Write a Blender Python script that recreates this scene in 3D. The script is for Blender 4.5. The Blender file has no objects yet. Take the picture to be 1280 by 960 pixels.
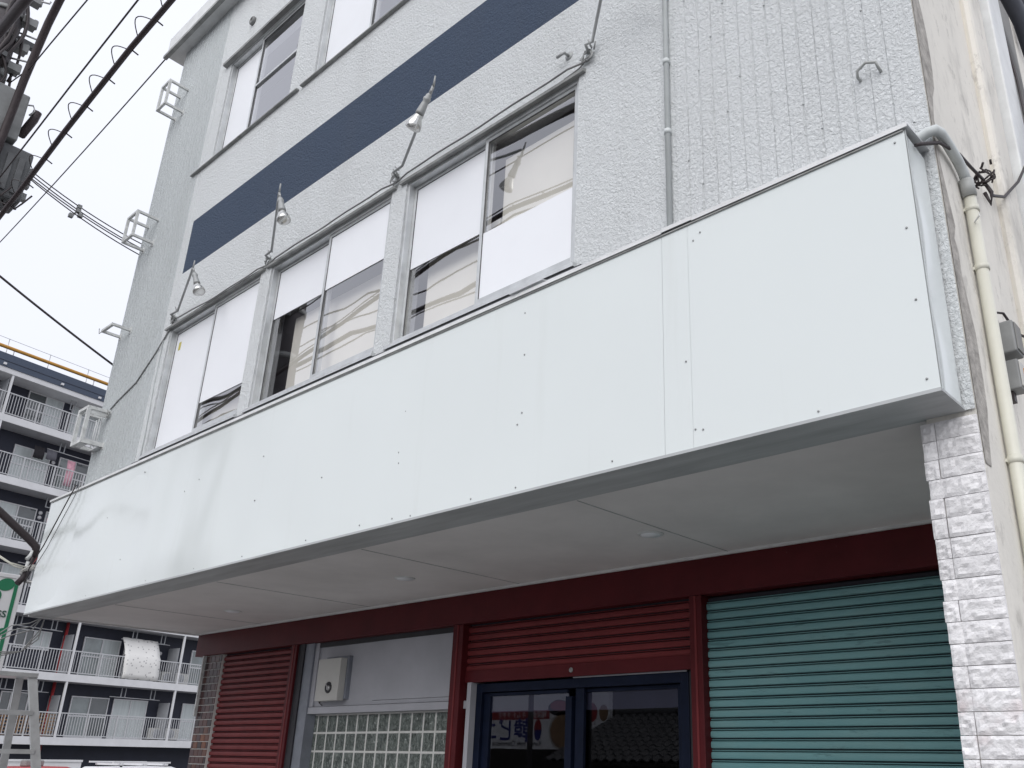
import bpy, bmesh, math, random
from mathutils import Vector, Matrix, noise

random.seed(7)
SC = bpy.context.scene
C = SC.collection

# ------------------------------------------------------------------ camera
cam_data = bpy.data.cameras.new('camera')
cam = bpy.data.objects.new('camera', cam_data)
C.objects.link(cam)
rx, roll, rz = math.radians(111.3833), math.radians(0.95684), math.radians(40.7987)
cam.matrix_world = Matrix.Translation((0, 0, 1.5)) @ Matrix.Rotation(rz, 4, 'Z') @ Matrix.Rotation(rx, 4, 'X') @ Matrix.Rotation(roll, 4, 'Z')
cam_data.sensor_width = 36.0
cam_data.lens = 30.498
cam_data.shift_x = -0.0752
cam_data.shift_y = 0.0356
cam_data.clip_start = 0.05
cam_data.clip_end = 3000
SC.camera = cam

# ------------------------------------------------------------------ sky, sun, exposure
SUN_EL, SUN_AZ = math.radians(38), math.radians(-64)     # azimuth measured from +X towards +Y
world = bpy.data.worlds.new('World'); SC.world = world
world.use_nodes = True
wn = world.node_tree; wn.nodes.clear()
w_out = wn.nodes.new('ShaderNodeOutputWorld')
w_bg = wn.nodes.new('ShaderNodeBackground'); w_bg.inputs['Strength'].default_value = 0.122
sky = wn.nodes.new('ShaderNodeTexSky'); sky.sky_type = 'NISHITA'; sky.sun_disc = False
sky.sun_elevation = SUN_EL; sky.sun_rotation = math.pi / 2 - SUN_AZ
sky.air_density = 1.0; sky.dust_density = 3.0
tc = wn.nodes.new('ShaderNodeTexCoord')
sep = wn.nodes.new('ShaderNodeSeparateXYZ')
wn.links.new(tc.outputs['Generated'], sep.inputs[0])
ramp = wn.nodes.new('ShaderNodeMapRange')                 # overcast: zenith a little brighter than the horizon
ramp.inputs['From Min'].default_value = 0.0; ramp.inputs['From Max'].default_value = 1.0
ramp.inputs['To Min'].default_value = 6.0; ramp.inputs['To Max'].default_value = 6.9
wn.links.new(sep.outputs['Z'], ramp.inputs['Value'])
cn = wn.nodes.new('ShaderNodeTexNoise'); cn.inputs['Scale'].default_value = 2.2; cn.inputs['Detail'].default_value = 4
wn.links.new(tc.outputs['Generated'], cn.inputs['Vector'])
cr = wn.nodes.new('ShaderNodeMapRange'); cr.inputs['To Min'].default_value = 0.96; cr.inputs['To Max'].default_value = 1.04
wn.links.new(cn.outputs['Fac'], cr.inputs['Value'])
mul = wn.nodes.new('ShaderNodeMath'); mul.operation = 'MULTIPLY'
wn.links.new(ramp.outputs[0], mul.inputs[0]); wn.links.new(cr.outputs[0], mul.inputs[1])
tint = wn.nodes.new('ShaderNodeMix'); tint.data_type = 'RGBA'; tint.blend_type = 'MULTIPLY'
tint.inputs['Factor'].default_value = 1.0
tint.inputs['B'].default_value = (0.925, 0.950, 1.045, 1)
wn.links.new(mul.outputs[0], tint.inputs['A'])
mixs = wn.nodes.new('ShaderNodeMix'); mixs.data_type = 'RGBA'; mixs.inputs['Factor'].default_value = 0.96
wn.links.new(sky.outputs[0], mixs.inputs['A']); wn.links.new(tint.outputs['Result'], mixs.inputs['B'])
wn.links.new(mixs.outputs['Result'], w_bg.inputs['Color'])
wn.links.new(w_bg.outputs[0], w_out.inputs['Surface'])

sun_data = bpy.data.lights.new('sun', 'SUN'); sun_data.energy = 1.5; sun_data.angle = math.radians(60)
sun_data.color = (1.0, 0.985, 0.96)
sun = bpy.data.objects.new('sun', sun_data); C.objects.link(sun)
sd = Vector((math.cos(SUN_EL) * math.cos(SUN_AZ), math.cos(SUN_EL) * math.sin(SUN_AZ), math.sin(SUN_EL)))
sun.rotation_euler = sd.to_track_quat('Z', 'Y').to_euler(); sun.location = sd * 60

SC.view_settings.view_transform = 'Standard'; SC.view_settings.look = 'None'
SC.view_settings.gamma = 1.0; SC.view_settings.exposure = 0.43
SC.view_settings.use_curve_mapping = False
SC.cycles.use_denoising = True
SC.cycles.max_bounces = 10; SC.cycles.transparent_max_bounces = 16
SC.cycles.diffuse_bounces = 5; SC.cycles.glossy_bounces = 5
SC.cycles.caustics_reflective = False; SC.cycles.caustics_refractive = False

# ------------------------------------------------------------------ materials
def nt(name):
    m = bpy.data.materials.new(name); m.use_nodes = True
    t = m.node_tree; b = t.nodes['Principled BSDF']
    return m, t, b
def noise_fac(t, scale, detail=4, rough=.55, lo=.35, hi=.65, stretch=None, dist=0.0):
    tcn = t.nodes.new('ShaderNodeNewGeometry'); src = tcn.outputs['Position']
    if stretch:
        mp = t.nodes.new('ShaderNodeMapping'); mp.inputs['Scale'].default_value = stretch
        t.links.new(src, mp.inputs['Vector']); src = mp.outputs[0]
    n = t.nodes.new('ShaderNodeTexNoise'); n.inputs['Scale'].default_value = scale
    n.inputs['Detail'].default_value = detail; n.inputs['Roughness'].default_value = rough
    n.inputs['Distortion'].default_value = dist
    t.links.new(src, n.inputs['Vector'])
    r = t.nodes.new('ShaderNodeMapRange'); r.inputs['From Min'].default_value = lo; r.inputs['From Max'].default_value = hi
    t.links.new(n.outputs['Fac'], r.inputs['Value'])
    return r.outputs[0]
def mixc(t, fac, a, b):
    x = t.nodes.new('ShaderNodeMix'); x.data_type = 'RGBA'
    t.links.new(fac, x.inputs['Factor'])
    for k, v in (('A', a), ('B', b)):
        if isinstance(v, (tuple, list)): x.inputs[k].default_value = (*v[:3], 1)
        else: t.links.new(v, x.inputs[k])
    return x.outputs['Result']
def scale_fac(t, fac, k):
    m = t.nodes.new('ShaderNodeMath'); m.operation = 'MULTIPLY'; m.inputs[1].default_value = k
    t.links.new(fac, m.inputs[0]); return m.outputs[0]
def bump(t, b, h, dist, strength=1.0):
    n = t.nodes.new('ShaderNodeBump'); n.inputs['Strength'].default_value = strength
    n.inputs['Distance'].default_value = dist
    t.links.new(h, n.inputs['Height'])
    prev = b.inputs['Normal'].links
    if prev: t.links.new(prev[0].from_socket, n.inputs['Normal'])
    t.links.new(n.outputs[0], b.inputs['Normal'])
def plain(name, col, rough=.6, metal=0.0, var=.12, vscale=6.0, bmp=0.0, bscale=60, spec=.5, stretch=None):
    m, t, b = nt(name)
    f = noise_fac(t, vscale, 5, .6, .3, .7, stretch)
    lo = tuple(c * (1 - var) for c in col); hi = tuple(min(1, c * (1 + var)) for c in col)
    t.links.new(mixc(t, f, lo, hi), b.inputs['Base Color'])
    b.inputs['Roughness'].default_value = rough; b.inputs['Metallic'].default_value = metal
    b.inputs['Specular IOR Level'].default_value = spec
    if bmp: bump(t, b, noise_fac(t, bscale, 3, .6, 0, 1), bmp)
    return m
def per_object(t, amount):
    o = t.nodes.new('ShaderNodeObjectInfo')
    r = t.nodes.new('ShaderNodeMapRange'); r.inputs['To Min'].default_value = 1 - amount; r.inputs['To Max'].default_value = 1 + amount
    t.links.new(o.outputs['Random'], r.inputs['Value']); return r.outputs[0]

M = {}
def stucco(name, col, dirt):
    m, t, b = nt(name)
    big = noise_fac(t, .8, 4, .6, .35, .7)
    streak = noise_fac(t, 2.2, 5, .6, .5, .75, (1, 1, .12))
    grit = noise_fac(t, 60, 3, .6, .25, .5)
    c = mixc(t, scale_fac(t, big, .22), col, tuple(k * .84 for k in col))
    c = mixc(t, scale_fac(t, streak, .28), c, dirt)
    g = mixc(t, grit, tuple(k * .70 for k in col), (1, 1, 1))
    mm = t.nodes.new('ShaderNodeMix'); mm.data_type = 'RGBA'; mm.blend_type = 'MULTIPLY'; mm.inputs['Factor'].default_value = .22
    t.links.new(c, mm.inputs['A']); t.links.new(g, mm.inputs['B'])
    t.links.new(mm.outputs['Result'], b.inputs['Base Color'])
    b.inputs['Roughness'].default_value = .85; b.inputs['Specular IOR Level'].default_value = .25
    bump(t, b, noise_fac(t, 54, 5, .66, .3, .72, None, .6), .0125, .85)
    bump(t, b, noise_fac(t, 14, 2, .5, .3, .7), .004, .5)
    return m
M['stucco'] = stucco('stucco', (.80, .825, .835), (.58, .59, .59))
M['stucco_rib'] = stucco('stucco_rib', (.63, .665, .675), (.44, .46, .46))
M['navy'] = stucco('navy_stucco', (.070, .097, .150), (.085, .105, .145))

def fascia_white():
    m, t, b = nt('fascia_white')
    soft = noise_fac(t, .9, 3, .5, .35, .75, (1, 1, .8))
    run = noise_fac(t, 5, 4, .6, .58, .8, (1, 1, .06))
    c = mixc(t, scale_fac(t, soft, .22), (.715, .755, .752), (.62, .655, .652))
    c = mixc(t, scale_fac(t, run, .16), c, (.42, .43, .38))
    t.links.new(c, b.inputs['Base Color'])
    b.inputs['Roughness'].default_value = .15; b.inputs['Specular IOR Level'].default_value = .5
    return m
M['fascia'] = fascia_white()
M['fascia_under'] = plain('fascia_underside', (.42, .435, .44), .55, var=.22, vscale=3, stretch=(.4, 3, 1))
M['soffit'] = plain('soffit_board', (.73, .705, .695), .85, var=.10, vscale=1.3)
M['trim'] = plain('aluminium_trim', (.62, .63, .64), .38, .55, .10, 9)
M['white_metal'] = plain('white_metal', (.70, .71, .71), .45, 0, .10, 7)
M['bracket'] = plain('bracket_paint', (.60, .61, .60), .55, 0, .22, 14)
M['sash'] = plain('sash_aluminium', (.58, .595, .60), .35, .45, .12, 9)
M['dark_trim'] = plain('dark_weathered_trim', (.29, .295, .29), .6, 0, .3, 8)
M['bead'] = plain('grey_glazing_bead', (.12, .12, .125), .6, 0, .2, 9)
M['screw'] = plain('screw_head', (.30, .31, .31), .5, .3, .2, 9)
M['gasket'] = plain('black_gasket', (.025, .025, .03), .6, 0, .2, 9)
M['sheet'] = plain('white_sheet', (.86, .875, .91), .7, 0, .02, 1.5)
M['cream'] = plain('cream_board', (.86, .83, .75), .8, 0, .05, 1.2)
M['room'] = plain('room_plaster', (.42, .42, .44), .9, 0, .1, 1)
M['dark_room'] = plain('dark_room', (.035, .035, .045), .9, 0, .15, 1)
M['conduit'] = plain('painted_conduit', (.56, .59, .59), .55, 0, .1, 5)
M['cable'] = plain('black_cable', (.030, .022, .024), .55, 0, .25, 12)
M['cable_brown'] = plain('brown_cable', (.038, .026, .029), .6, 0, .25, 12)
M['wire_grey'] = plain('grey_wire', (.22, .22, .22), .5, 0, .25, 12)
M['steel'] = plain('galvanised_steel', (.38, .38, .38), .42, .6, .2, 18)
M['pole'] = plain('pole_concrete', (.085, .078, .085), .8, 0, .25, 5, .004, 40)
M['boxgrey'] = plain('equipment_box_grey', (.23, .235, .235), .55, 0, .2, 6)
M['boxdark'] = plain('equipment_box_dark', (.10, .103, .108), .6, 0, .25, 6)
M['cream_pipe'] = plain('cream_pipe', (.62, .61, .53), .4, 0, .08, 4)
M['grey_pipe'] = plain('grey_pipe', (.40, .41, .40), .5, 0, .15, 6)
M['dark_pipe'] = plain('dark_pipe', (.075, .08, .10), .5, 0, .25, 7)
M['concrete'] = plain('concrete', (.24, .238, .232), .85, 0, .15, 2, .004, 50)
M['asphalt'] = plain('asphalt', (.085, .085, .087), .9, 0, .3, 3, .006, 90)
M['paving'] = plain('paving', (.31, .305, .298), .85, 0, .15, 4, .003, 60)

def side_plaster():
    m, t, b = nt('side_plaster')
    big = noise_fac(t, 1.1, 5, .6, .4, .7, (1, 1, .35))
    st = noise_fac(t, 4.5, 6, .68, .52, .66, (1, 1, .40))
    spot = noise_fac(t, 9, 6, .75, .56, .64, (1, 1, .6))
    c = mixc(t, big, (.78, .75, .69), (.66, .64, .595))
    c = mixc(t, scale_fac(t, st, .65), c, (.50, .48, .445))
    c = mixc(t, scale_fac(t, spot, .5), c, (.42, .40, .37))
    t.links.new(c, b.inputs['Base Color']); b.inputs['Roughness'].default_value = .85
    bump(t, b, noise_fac(t, 14, 5, .6, 0, 1), .006, .6)
    return m
M['side'] = side_plaster()
M['scar'] = plain('bare_plaster', (.36, .34, .315), .9, 0, .35, 16, .006, 40)

def red_paint(name, col):
    m, t, b = nt(name)
    f = noise_fac(t, 4, 5, .6, .3, .7)
    chip = noise_fac(t, 34, 4, .7, .70, .74)
    c = mixc(t, f, tuple(k * .85 for k in col), tuple(k * 1.12 for k in col))
    c = mixc(t, scale_fac(t, chip, .35), c, (.30, .22, .2))
    t.links.new(c, b.inputs['Base Color']); b.inputs['Roughness'].default_value = .5
    b.inputs['Specular IOR Level'].default_value = .2
    bump(t, b, noise_fac(t, 40, 3, .6, 0, 1), .0015, .5)
    return m
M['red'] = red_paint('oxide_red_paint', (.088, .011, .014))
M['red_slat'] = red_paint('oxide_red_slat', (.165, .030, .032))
def teal_paint():
    m, t, b = nt('teal_paint')
    f = noise_fac(t, 3, 5, .6, .3, .7, (.3, 1, 1))
    chip = noise_fac(t, 6, 7, .75, .58, .63, (.5, 1, 3.0))
    dust = noise_fac(t, 20, 4, .6, .45, .8, (.2, 1, 1))
    c = mixc(t, f, (.135, .295, .310), (.195, .37, .38))
    c = mixc(t, scale_fac(t, dust, .3), c, (.24, .33, .31))
    c = mixc(t, scale_fac(t, chip, .40), c, (.040, .09, .095))
    t.links.new(c, b.inputs['Base Color']); b.inputs['Roughness'].default_value = .55; b.inputs['Specular IOR Level'].default_value = .3
    return m
M['teal'] = teal_paint()
M['grey_panel'] = plain('blue_grey_panel', (.40, .405, .44), .6, 0, .1, 2)
M['grey_jamb'] = plain('blue_grey_jamb', (.20, .215, .25), .5, 0, .2, 5)
M['boxwhite'] = plain('box_offwhite', (.50, .495, .47), .5, 0, .06, 4)
M['door_blue'] = plain('door_navy_paint', (.006, .010, .025), .5, 0, .25, 6, spec=.15)
M['door_film'] = plain('door_film', (.035, .038, .07), .45, 0, .1, 3)

def stone():
    m, t, b = nt('split_stone')
    f = noise_fac(t, 22, 5, .65, .3, .7)
    r = noise_fac(t, 3.2, 3, .5, .66, .74)
    c = mixc(t, f, (.66, .65, .66), (.86, .85, .86))
    c = mixc(t, scale_fac(t, r, .5), c, (.42, .27, .27))
    v = t.nodes.new('ShaderNodeMix'); v.data_type = 'RGBA'; v.blend_type = 'MULTIPLY'; v.inputs['Factor'].default_value = 1
    t.links.new(c, v.inputs['A']); t.links.new(per_object(t, .07), v.inputs['B'])
    t.links.new(v.outputs['Result'], b.inputs['Base Color']); b.inputs['Roughness'].default_value = .9
    bump(t, b, noise_fac(t, 60, 5, .7, 0, 1), .008, .9)
    return m
M['stone'] = stone()
def brown_tile():
    m, t, b = nt('brown_glazed_tile')
    o = t.nodes.new('ShaderNodeObjectInfo')
    cr_ = t.nodes.new('ShaderNodeValToRGB'); e = cr_.color_ramp.elements
    e[0].position = 0; e[0].color = (.030, .016, .018, 1); e[1].position = 1; e[1].color = (.20, .065, .022, 1)
    for p, c in ((.3, (.055, .028, .028, 1)), (.6, (.075, .032, .034, 1)), (.9, (.10, .040, .030, 1))):
        k = e.new(p); k.color = c
    t.links.new(o.outputs['Random'], cr_.inputs['Fac'])
    f = noise_fac(t, 30, 3, .6, .3, .7)
    v = t.nodes.new('ShaderNodeMix'); v.data_type = 'RGBA'; v.blend_type = 'MULTIPLY'; v.inputs['Factor'].default_value = .3
    t.links.new(cr_.outputs[0], v.inputs['A']); t.links.new(f, v.inputs['B'])
    t.links.new(v.outputs['Result'], b.inputs['Base Color']); b.inputs['Roughness'].default_value = .3; b.inputs['Specular IOR Level'].default_value = .3
    return m
M['brown_tile'] = brown_tile()
M['grout'] = plain('grout', (.62, .62, .60), .9, 0, .1, 20)
M['grout_dark'] = plain('grout_dark', (.085, .083, .085), .95, 0, .15, 20)
def glass_block():
    m, t, b = nt('glass_block')
    f = noise_fac(t, 16, 3, .6, .3, .7, None, 1.5)
    t.links.new(mixc(t, f, (.075, .095, .085), (.20, .235, .21)), b.inputs['Base Color'])
    b.inputs['Roughness'].default_value = .06; b.inputs['Specular IOR Level'].default_value = 1.0
    bump(t, b, noise_fac(t, 24, 2, .5, 0, 1, (1, 1, .45), 2.0), .06, 1.0)
    return m
M['glass_block'] = glass_block()
def glass(name, base, gain, tintc=(.93, .95, .95), wavy=.0012):
    m = bpy.data.materials.new(name); m.use_nodes = True
    t = m.node_tree; t.nodes.clear()
    o = t.nodes.new('ShaderNodeOutputMaterial'); mx = t.nodes.new('ShaderNodeMixShader')
    tr = t.nodes.new('ShaderNodeBsdfTransparent'); tr.inputs[0].default_value = (*tintc, 1)
    gl = t.nodes.new('ShaderNodeBsdfGlossy'); gl.inputs['Roughness'].default_value = 0.0
    gl.inputs['Color'].default_value = (.95, .95, .97, 1)
    lw = t.nodes.new('ShaderNodeLayerWeight'); lw.inputs['Blend'].default_value = .5
    fr = t.nodes.new('ShaderNodeMath'); fr.operation = 'POWER'; fr.inputs[1].default_value = 3.0
    t.links.new(lw.outputs['Facing'], fr.inputs[0])
    ma = t.nodes.new('ShaderNodeMath'); ma.operation = 'MULTIPLY_ADD'; ma.use_clamp = True
    ma.inputs[1].default_value = gain; ma.inputs[2].default_value = base
    t.links.new(fr.outputs[0], ma.inputs[0]); t.links.new(ma.outputs[0], mx.inputs[0])
    t.links.new(tr.outputs[0], mx.inputs[1]); t.links.new(gl.outputs[0], mx.inputs[2])
    # very slight waviness of old float glass
    n = t.nodes.new('ShaderNodeTexNoise'); n.inputs['Scale'].default_value = 1.6; n.inputs['Detail'].default_value = 1
    tcn = t.nodes.new('ShaderNodeNewGeometry'); t.links.new(tcn.outputs['Position'], n.inputs['Vector'])
    bp = t.nodes.new('ShaderNodeBump'); bp.inputs['Distance'].default_value = wavy; bp.inputs['Strength'].default_value = 1
    t.links.new(n.outputs['Fac'], bp.inputs['Height']); t.links.new(bp.outputs[0], gl.inputs['Normal'])
    t.links.new(mx.outputs[0], o.inputs['Surface'])
    return m
M['window_glass'] = glass('window_glass', .20, .75, (1, 1, 1))
M['door_glass'] = glass('door_glass', .06, .6, (.9, .9, .9), .0003)
M['bulb_glass'] = plain('reflector_bulb', (.62, .62, .60), .08, .75, .1, 8)
M['socket'] = plain('lamp_socket', (.36, .37, .37), .5, .2, .15, 9)

M['yellow_print'] = plain('yellow_print', (.55, .48, .10), .5)
M['orange'] = plain('orange_mark', (.60, .25, .03), .5)
M['bead_metal'] = plain('worn_slat_bead', (.30, .30, .29), .5, 0, .2, 12, stretch=(.3, 1, 1))
M['red_bright'] = plain('red_paint', (.36, .035, .040), .4, 0, .12, 6)
M['apt_navy'] = plain('apartment_navy', (.021, .024, .040), .7, 0, .15, 2)
M['apt_blue'] = plain('apartment_parapet', (.050, .068, .105), .6, 0, .08, 1)
M['apt_white'] = plain('apartment_white', (.62, .62, .635), .6, 0, .06, 2)
M['apt_grey'] = plain('apartment_grey', (.34, .35, .37), .6, 0, .08, 2)
M['apt_rail'] = plain('railing_white', (.46, .465, .48), .5, 0, .06, 4)
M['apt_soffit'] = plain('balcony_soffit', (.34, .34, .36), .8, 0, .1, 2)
M['apt_glass'] = plain('apartment_glass', (.20, .23, .23), .08, 0, .25, 1.2, spec=.9)
M['apt_glass_grey'] = plain('apartment_glass_grey', (.085, .095, .10), .06, 0, .25, 1.2, spec=.9)
M['apt_curtain'] = plain('apartment_curtain', (.50, .54, .54), .35, 0, .12, 3, spec=.6, stretch=(3, 3, .1))
M['ochre'] = plain('ochre_pipe', (.42, .21, .030), .5, 0, .12, 3)
M['dark_cloth'] = plain('black_cloth', (.02, .018, .022), .9)
M['brown_cloth'] = plain('brown_cloth', (.14, .07, .06), .9)
M['grey_cloth'] = plain('grey_cloth', (.12, .12, .14), .9)
M['pink_cloth'] = plain('pink_cloth', (.55, .30, .36), .9, 0, .35, 4)
M['tan_wood'] = plain('tan_wood', (.30, .19, .11), .8, 0, .2, 4)
M['dark_wood'] = plain('dark_wood', (.03, .025, .022), .8, 0, .2, 4)
M['kawara'] = plain('kawara_tile', (.055, .055, .06), .55, 0, .25, 5)
M['sign_green'] = plain('sign_green', (.010, .16, .075), .45, 0, .05, 3)
M['sign_dark'] = plain('sign_dark_green', (.02, .07, .05), .45, 0, .05, 3)
M['print_blue'] = plain('print_blue', (.02, .03, .22), .5, 0, .05, 3)
M['print_dark'] = plain('print_dark', (.03, .03, .04), .5, 0, .05, 3)
def spotted():
    m, t, b = nt('spotted_cloth')
    g = t.nodes.new('ShaderNodeNewGeometry')
    v = t.nodes.new('ShaderNodeTexVoronoi'); v.inputs['Scale'].default_value = 5.5; t.links.new(g.outputs['Position'], v.inputs['Vector'])
    r = t.nodes.new('ShaderNodeMapRange'); r.inputs['From Min'].default_value = .20; r.inputs['From Max'].default_value = .26
    t.links.new(v.outputs['Distance'], r.inputs['Value'])
    t.links.new(mixc(t, r.outputs[0], (.40, .39, .39), (.70, .69, .67)), b.inputs['Base Color']); b.inputs['Roughness'].default_value = .9
    return m
M['spotted_cloth'] = spotted()

# ------------------------------------------------------------------ mesh helpers
class MB:
    def __init__(s): s.v = []; s.f = []; s.sm = []
    def add(s, vs, fs, smooth=False):
        n = len(s.v); s.v += [tuple(p) for p in vs]; s.f += [tuple(i + n for i in f) for f in fs]
        s.sm += [smooth] * len(fs); return s
    def box(s, x0, x1, y0, y1, z0, z1):
        vs = [(x0, y0, z0), (x1, y0, z0), (x1, y1, z0), (x0, y1, z0), (x0, y0, z1), (x1, y0, z1), (x1, y1, z1), (x0, y1, z1)]
        return s.add(vs, [(0, 3, 2, 1), (4, 5, 6, 7), (0, 1, 5, 4), (1, 2, 6, 5), (2, 3, 7, 6), (3, 0, 4, 7)])
    def bar(s, a, b, w, h, up=(0, 0, 1)):
        a, b = Vector(a), Vector(b); d = (b - a).normalized(); u = Vector(up)
        if abs(d.dot(u)) > .98: u = Vector((1, 0, 0))
        r = d.cross(u).normalized(); u = r.cross(d).normalized()
        vs = []
        for p in (a, b):
            for i, j in ((-1, -1), (1, -1), (1, 1), (-1, 1)): vs.append(p + r * i * w / 2 + u * j * h / 2)
        return s.add(vs, [(0, 1, 2, 3), (7, 6, 5, 4), (0, 4, 5, 1), (1, 5, 6, 2), (2, 6, 7, 3), (3, 7, 4, 0)])
    def tube(s, pts, r, n=8, caps=True):
        pts = [Vector(p) for p in pts]; rs = r if isinstance(r, (list, tuple)) else [r] * len(pts)
        vs = []; prev = None
        for i, p in enumerate(pts):
            d = (pts[min(i + 1, len(pts) - 1)] - pts[max(i - 1, 0)]).normalized()
            if prev is None:
                a = Vector((0, 0, 1)) if abs(d.z) < .9 else Vector((1, 0, 0)); u = d.cross(a).normalized()
            else: u = (prev - d * prev.dot(d)).normalized()
            prev = u; w = d.cross(u)
            for k in range(n):
                q = 2 * math.pi * k / n; vs.append(p + (u * math.cos(q) + w * math.sin(q)) * rs[i])
        fs = []
        for i in range(len(pts) - 1):
            for k in range(n): fs.append((i * n + k, i * n + (k + 1) % n, (i + 1) * n + (k + 1) % n, (i + 1) * n + k))
        s.add(vs, fs, True)
        if caps:
            m = len(s.v) - len(vs)
            s.f += [tuple(m + k for k in reversed(range(n))), tuple(m + (len(pts) - 1) * n + k for k in range(n))]; s.sm += [False, False]
        return s
    def profile_x(s, prof, x0, x1, smooth=False):            # prof: list of (y, z), extruded along x
        n = len(prof); vs = [(x0, y, z) for y, z in prof] + [(x1, y, z) for y, z in prof]
        return s.add(vs, [(i, i + 1, n + i + 1, n + i) for i in range(n - 1)], smooth)
    def prism(s, poly, a, b):                                # poly in 3D (one face), swept by vector a->b
        a = Vector(a); b = Vector(b); n = len(poly)
        vs = [Vector(p) + a for p in poly] + [Vector(p) + b for p in poly]
        return s.add(vs, [tuple(reversed(range(n))), tuple(range(n, 2 * n))] + [(i, (i + 1) % n, n + (i + 1) % n, n + i) for i in range(n)])
    def mesh(s, name):
        me = bpy.data.meshes.new(name); me.from_pydata(s.v, [], s.f); me.polygons.foreach_set('use_smooth', s.sm)
        bm = bmesh.new(); bm.from_mesh(me); bmesh.ops.recalc_face_normals(bm, faces=bm.faces); bm.to_mesh(me); bm.free()
        me.update(); return me
    def build(s, name, mat, parent=None, bevel=0):
        o = put(s.mesh(name), name, mat, parent, world=True)
        if bevel:
            bv = o.modifiers.new('bevel', 'BEVEL'); bv.width = bevel; bv.segments = 2; bv.limit_method = 'ANGLE'
        return o
WLOC = {}
def wloc(o): return WLOC.get(o.name, Vector((0, 0, 0)))
def put(me, name, mat, parent=None, loc=(0, 0, 0), world=False, rot=None):
    """links a mesh; loc is the world place of its origin"""
    o = bpy.data.objects.new(name, me); C.objects.link(o)
    if mat is not None and not me.materials: me.materials.append(M[mat] if isinstance(mat, str) else mat)
    L = Vector(loc); WLOC[o.name] = L
    if parent is not None:
        o.parent = parent; o.location = L - wloc(parent)
    else: o.location = L
    if rot: o.rotation_euler = rot
    return o
def tag(o, label=None, cat=None, group=None, kind=None):
    if label: o['label'] = label
    if cat: o['category'] = cat
    if group: o['group'] = group
    if kind: o['kind'] = kind
    return o
def thing(name, label, cat, loc, group=None):
    o = bpy.data.objects.new(name, None); o.empty_display_size = .1; C.objects.link(o)
    o.location = loc; WLOC[o.name] = Vector(loc)
    return tag(o, label, cat, group)
def sag(a, b, drop, n=14):
    a, b = Vector(a), Vector(b)
    return [a.lerp(b, i / n) - Vector((0, 0, drop * 4 * (i / n) * (1 - i / n))) for i in range(n + 1)]
def lathe(mb, pts, base, axis, n=14):                        # pts: (dist along axis, radius)
    base, axis = Vector(base), Vector(axis).normalized()
    a = Vector((0, 0, 1)) if abs(axis.z) < .9 else Vector((1, 0, 0)); u = axis.cross(a).normalized(); w = axis.cross(u)
    vs = []
    for d, r in pts:
        for k in range(n):
            q = 2 * math.pi * k / n; vs.append(base + axis * d + (u * math.cos(q) + w * math.sin(q)) * r)
    fs = [(i * n + k, i * n + (k + 1) % n, (i + 1) * n + (k + 1) % n, (i + 1) * n + k) for i in range(len(pts) - 1) for k in range(n)]
    fs += [tuple(reversed(range(n))), tuple((len(pts) - 1) * n + k for k in range(n))]
    mb.add(vs, fs, True); return mb

# ================================================================== ground
def sheet(name, x0, x1, y0, y1, z, mat):
    o = MB().add([(x0, y0, z), (x1, y0, z), (x1, y1, z), (x0, y1, z)], [(0, 1, 2, 3)]).build(name, mat)
    return tag(o, kind='structure')
sheet('ground', -900, 900, -900, 900, -.02, 'concrete')
sheet('road', -120, 120, -4.2, 1.2, 0.0, 'asphalt')
for k, (ya, yb) in enumerate(((1.05, 1.2), (-4.2, -4.05))):
    tag(sheet('road_marking', -120, 120, ya - .2, yb - .2 if k == 0 else yb + .2, .004, 'white_metal'), kind='structure')
pv = MB().box(-60, 40, 1.2, 4.95, -.015, .11).build('pavement', 'paving'); tag(pv, kind='structure')
pv2 = MB().box(-60, 40, -5.4, -4.2, -.015, .11).build('pavement', 'paving'); tag(pv2, kind='structure')

# ================================================================== the building
YW = 3.25                                         # face of the upper storeys
XL, XR = -9.95, -0.875
bld = thing('commercial_building', 'three storey shop building of pale grey stucco with navy painted band', 'building', (-5.4, 3.25, .11))
WIN2 = [(-8.55, -6.78), (-6.60, -4.86), (-4.68, -2.94)]
WIN3 = [(-8.42, -6.86), (-6.42, -4.74), (-4.46, -2.86)]
Z2 = (4.20, 5.585); Z3 = (7.64, 9.02)
OPEN = [(a, b, *Z2) for a, b in WIN2] + [(a, b, *Z3) for a, b in WIN3]
BAND = (-8.55, -1.9, 6.245, 6.905)
WT = 10.12                                        # top of the wall under the coping

def in_rect(x, z, r): return r[0] < x < r[1] and r[2] < z < r[3]
def front_faces(keep, y=YW):
    xs = sorted({XL, XR, BAND[0], BAND[1], *[v for o in OPEN for v in o[:2]]})
    zs = sorted({2.765, WT, BAND[2], BAND[3], *[v for o in OPEN for v in o[2:]]})
    mb = MB()
    for x0, x1 in zip(xs, xs[1:]):
        for z0, z1 in zip(zs, zs[1:]):
            c = ((x0 + x1) / 2, (z0 + z1) / 2)
            if any(in_rect(*c, o) for o in OPEN): continue
            if in_rect(*c, BAND) == keep: mb.add([(x0, y, z0), (x1, y, z0), (x1, y, z1), (x0, y, z1)], [(0, 1, 2, 3)])
    return mb
fw = front_faces(False)
for (a, b, c, d) in OPEN:                          # reveals
    for p, q in (((a, c), (a, d)), ((b, c), (b, d)), ((a, c), (b, c)), ((a, d), (b, d))):
        fw.add([(p[0], YW, p[1]), (q[0], YW, q[1]), (q[0], YW + .2, q[1]), (p[0], YW + .2, p[1])], [(0, 1, 2, 3)])
fw.build('front_wall', 'stucco', bld)
front_faces(True).build('painted_band', 'navy', bld)['label'] = 'dark navy painted stucco band'
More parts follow.
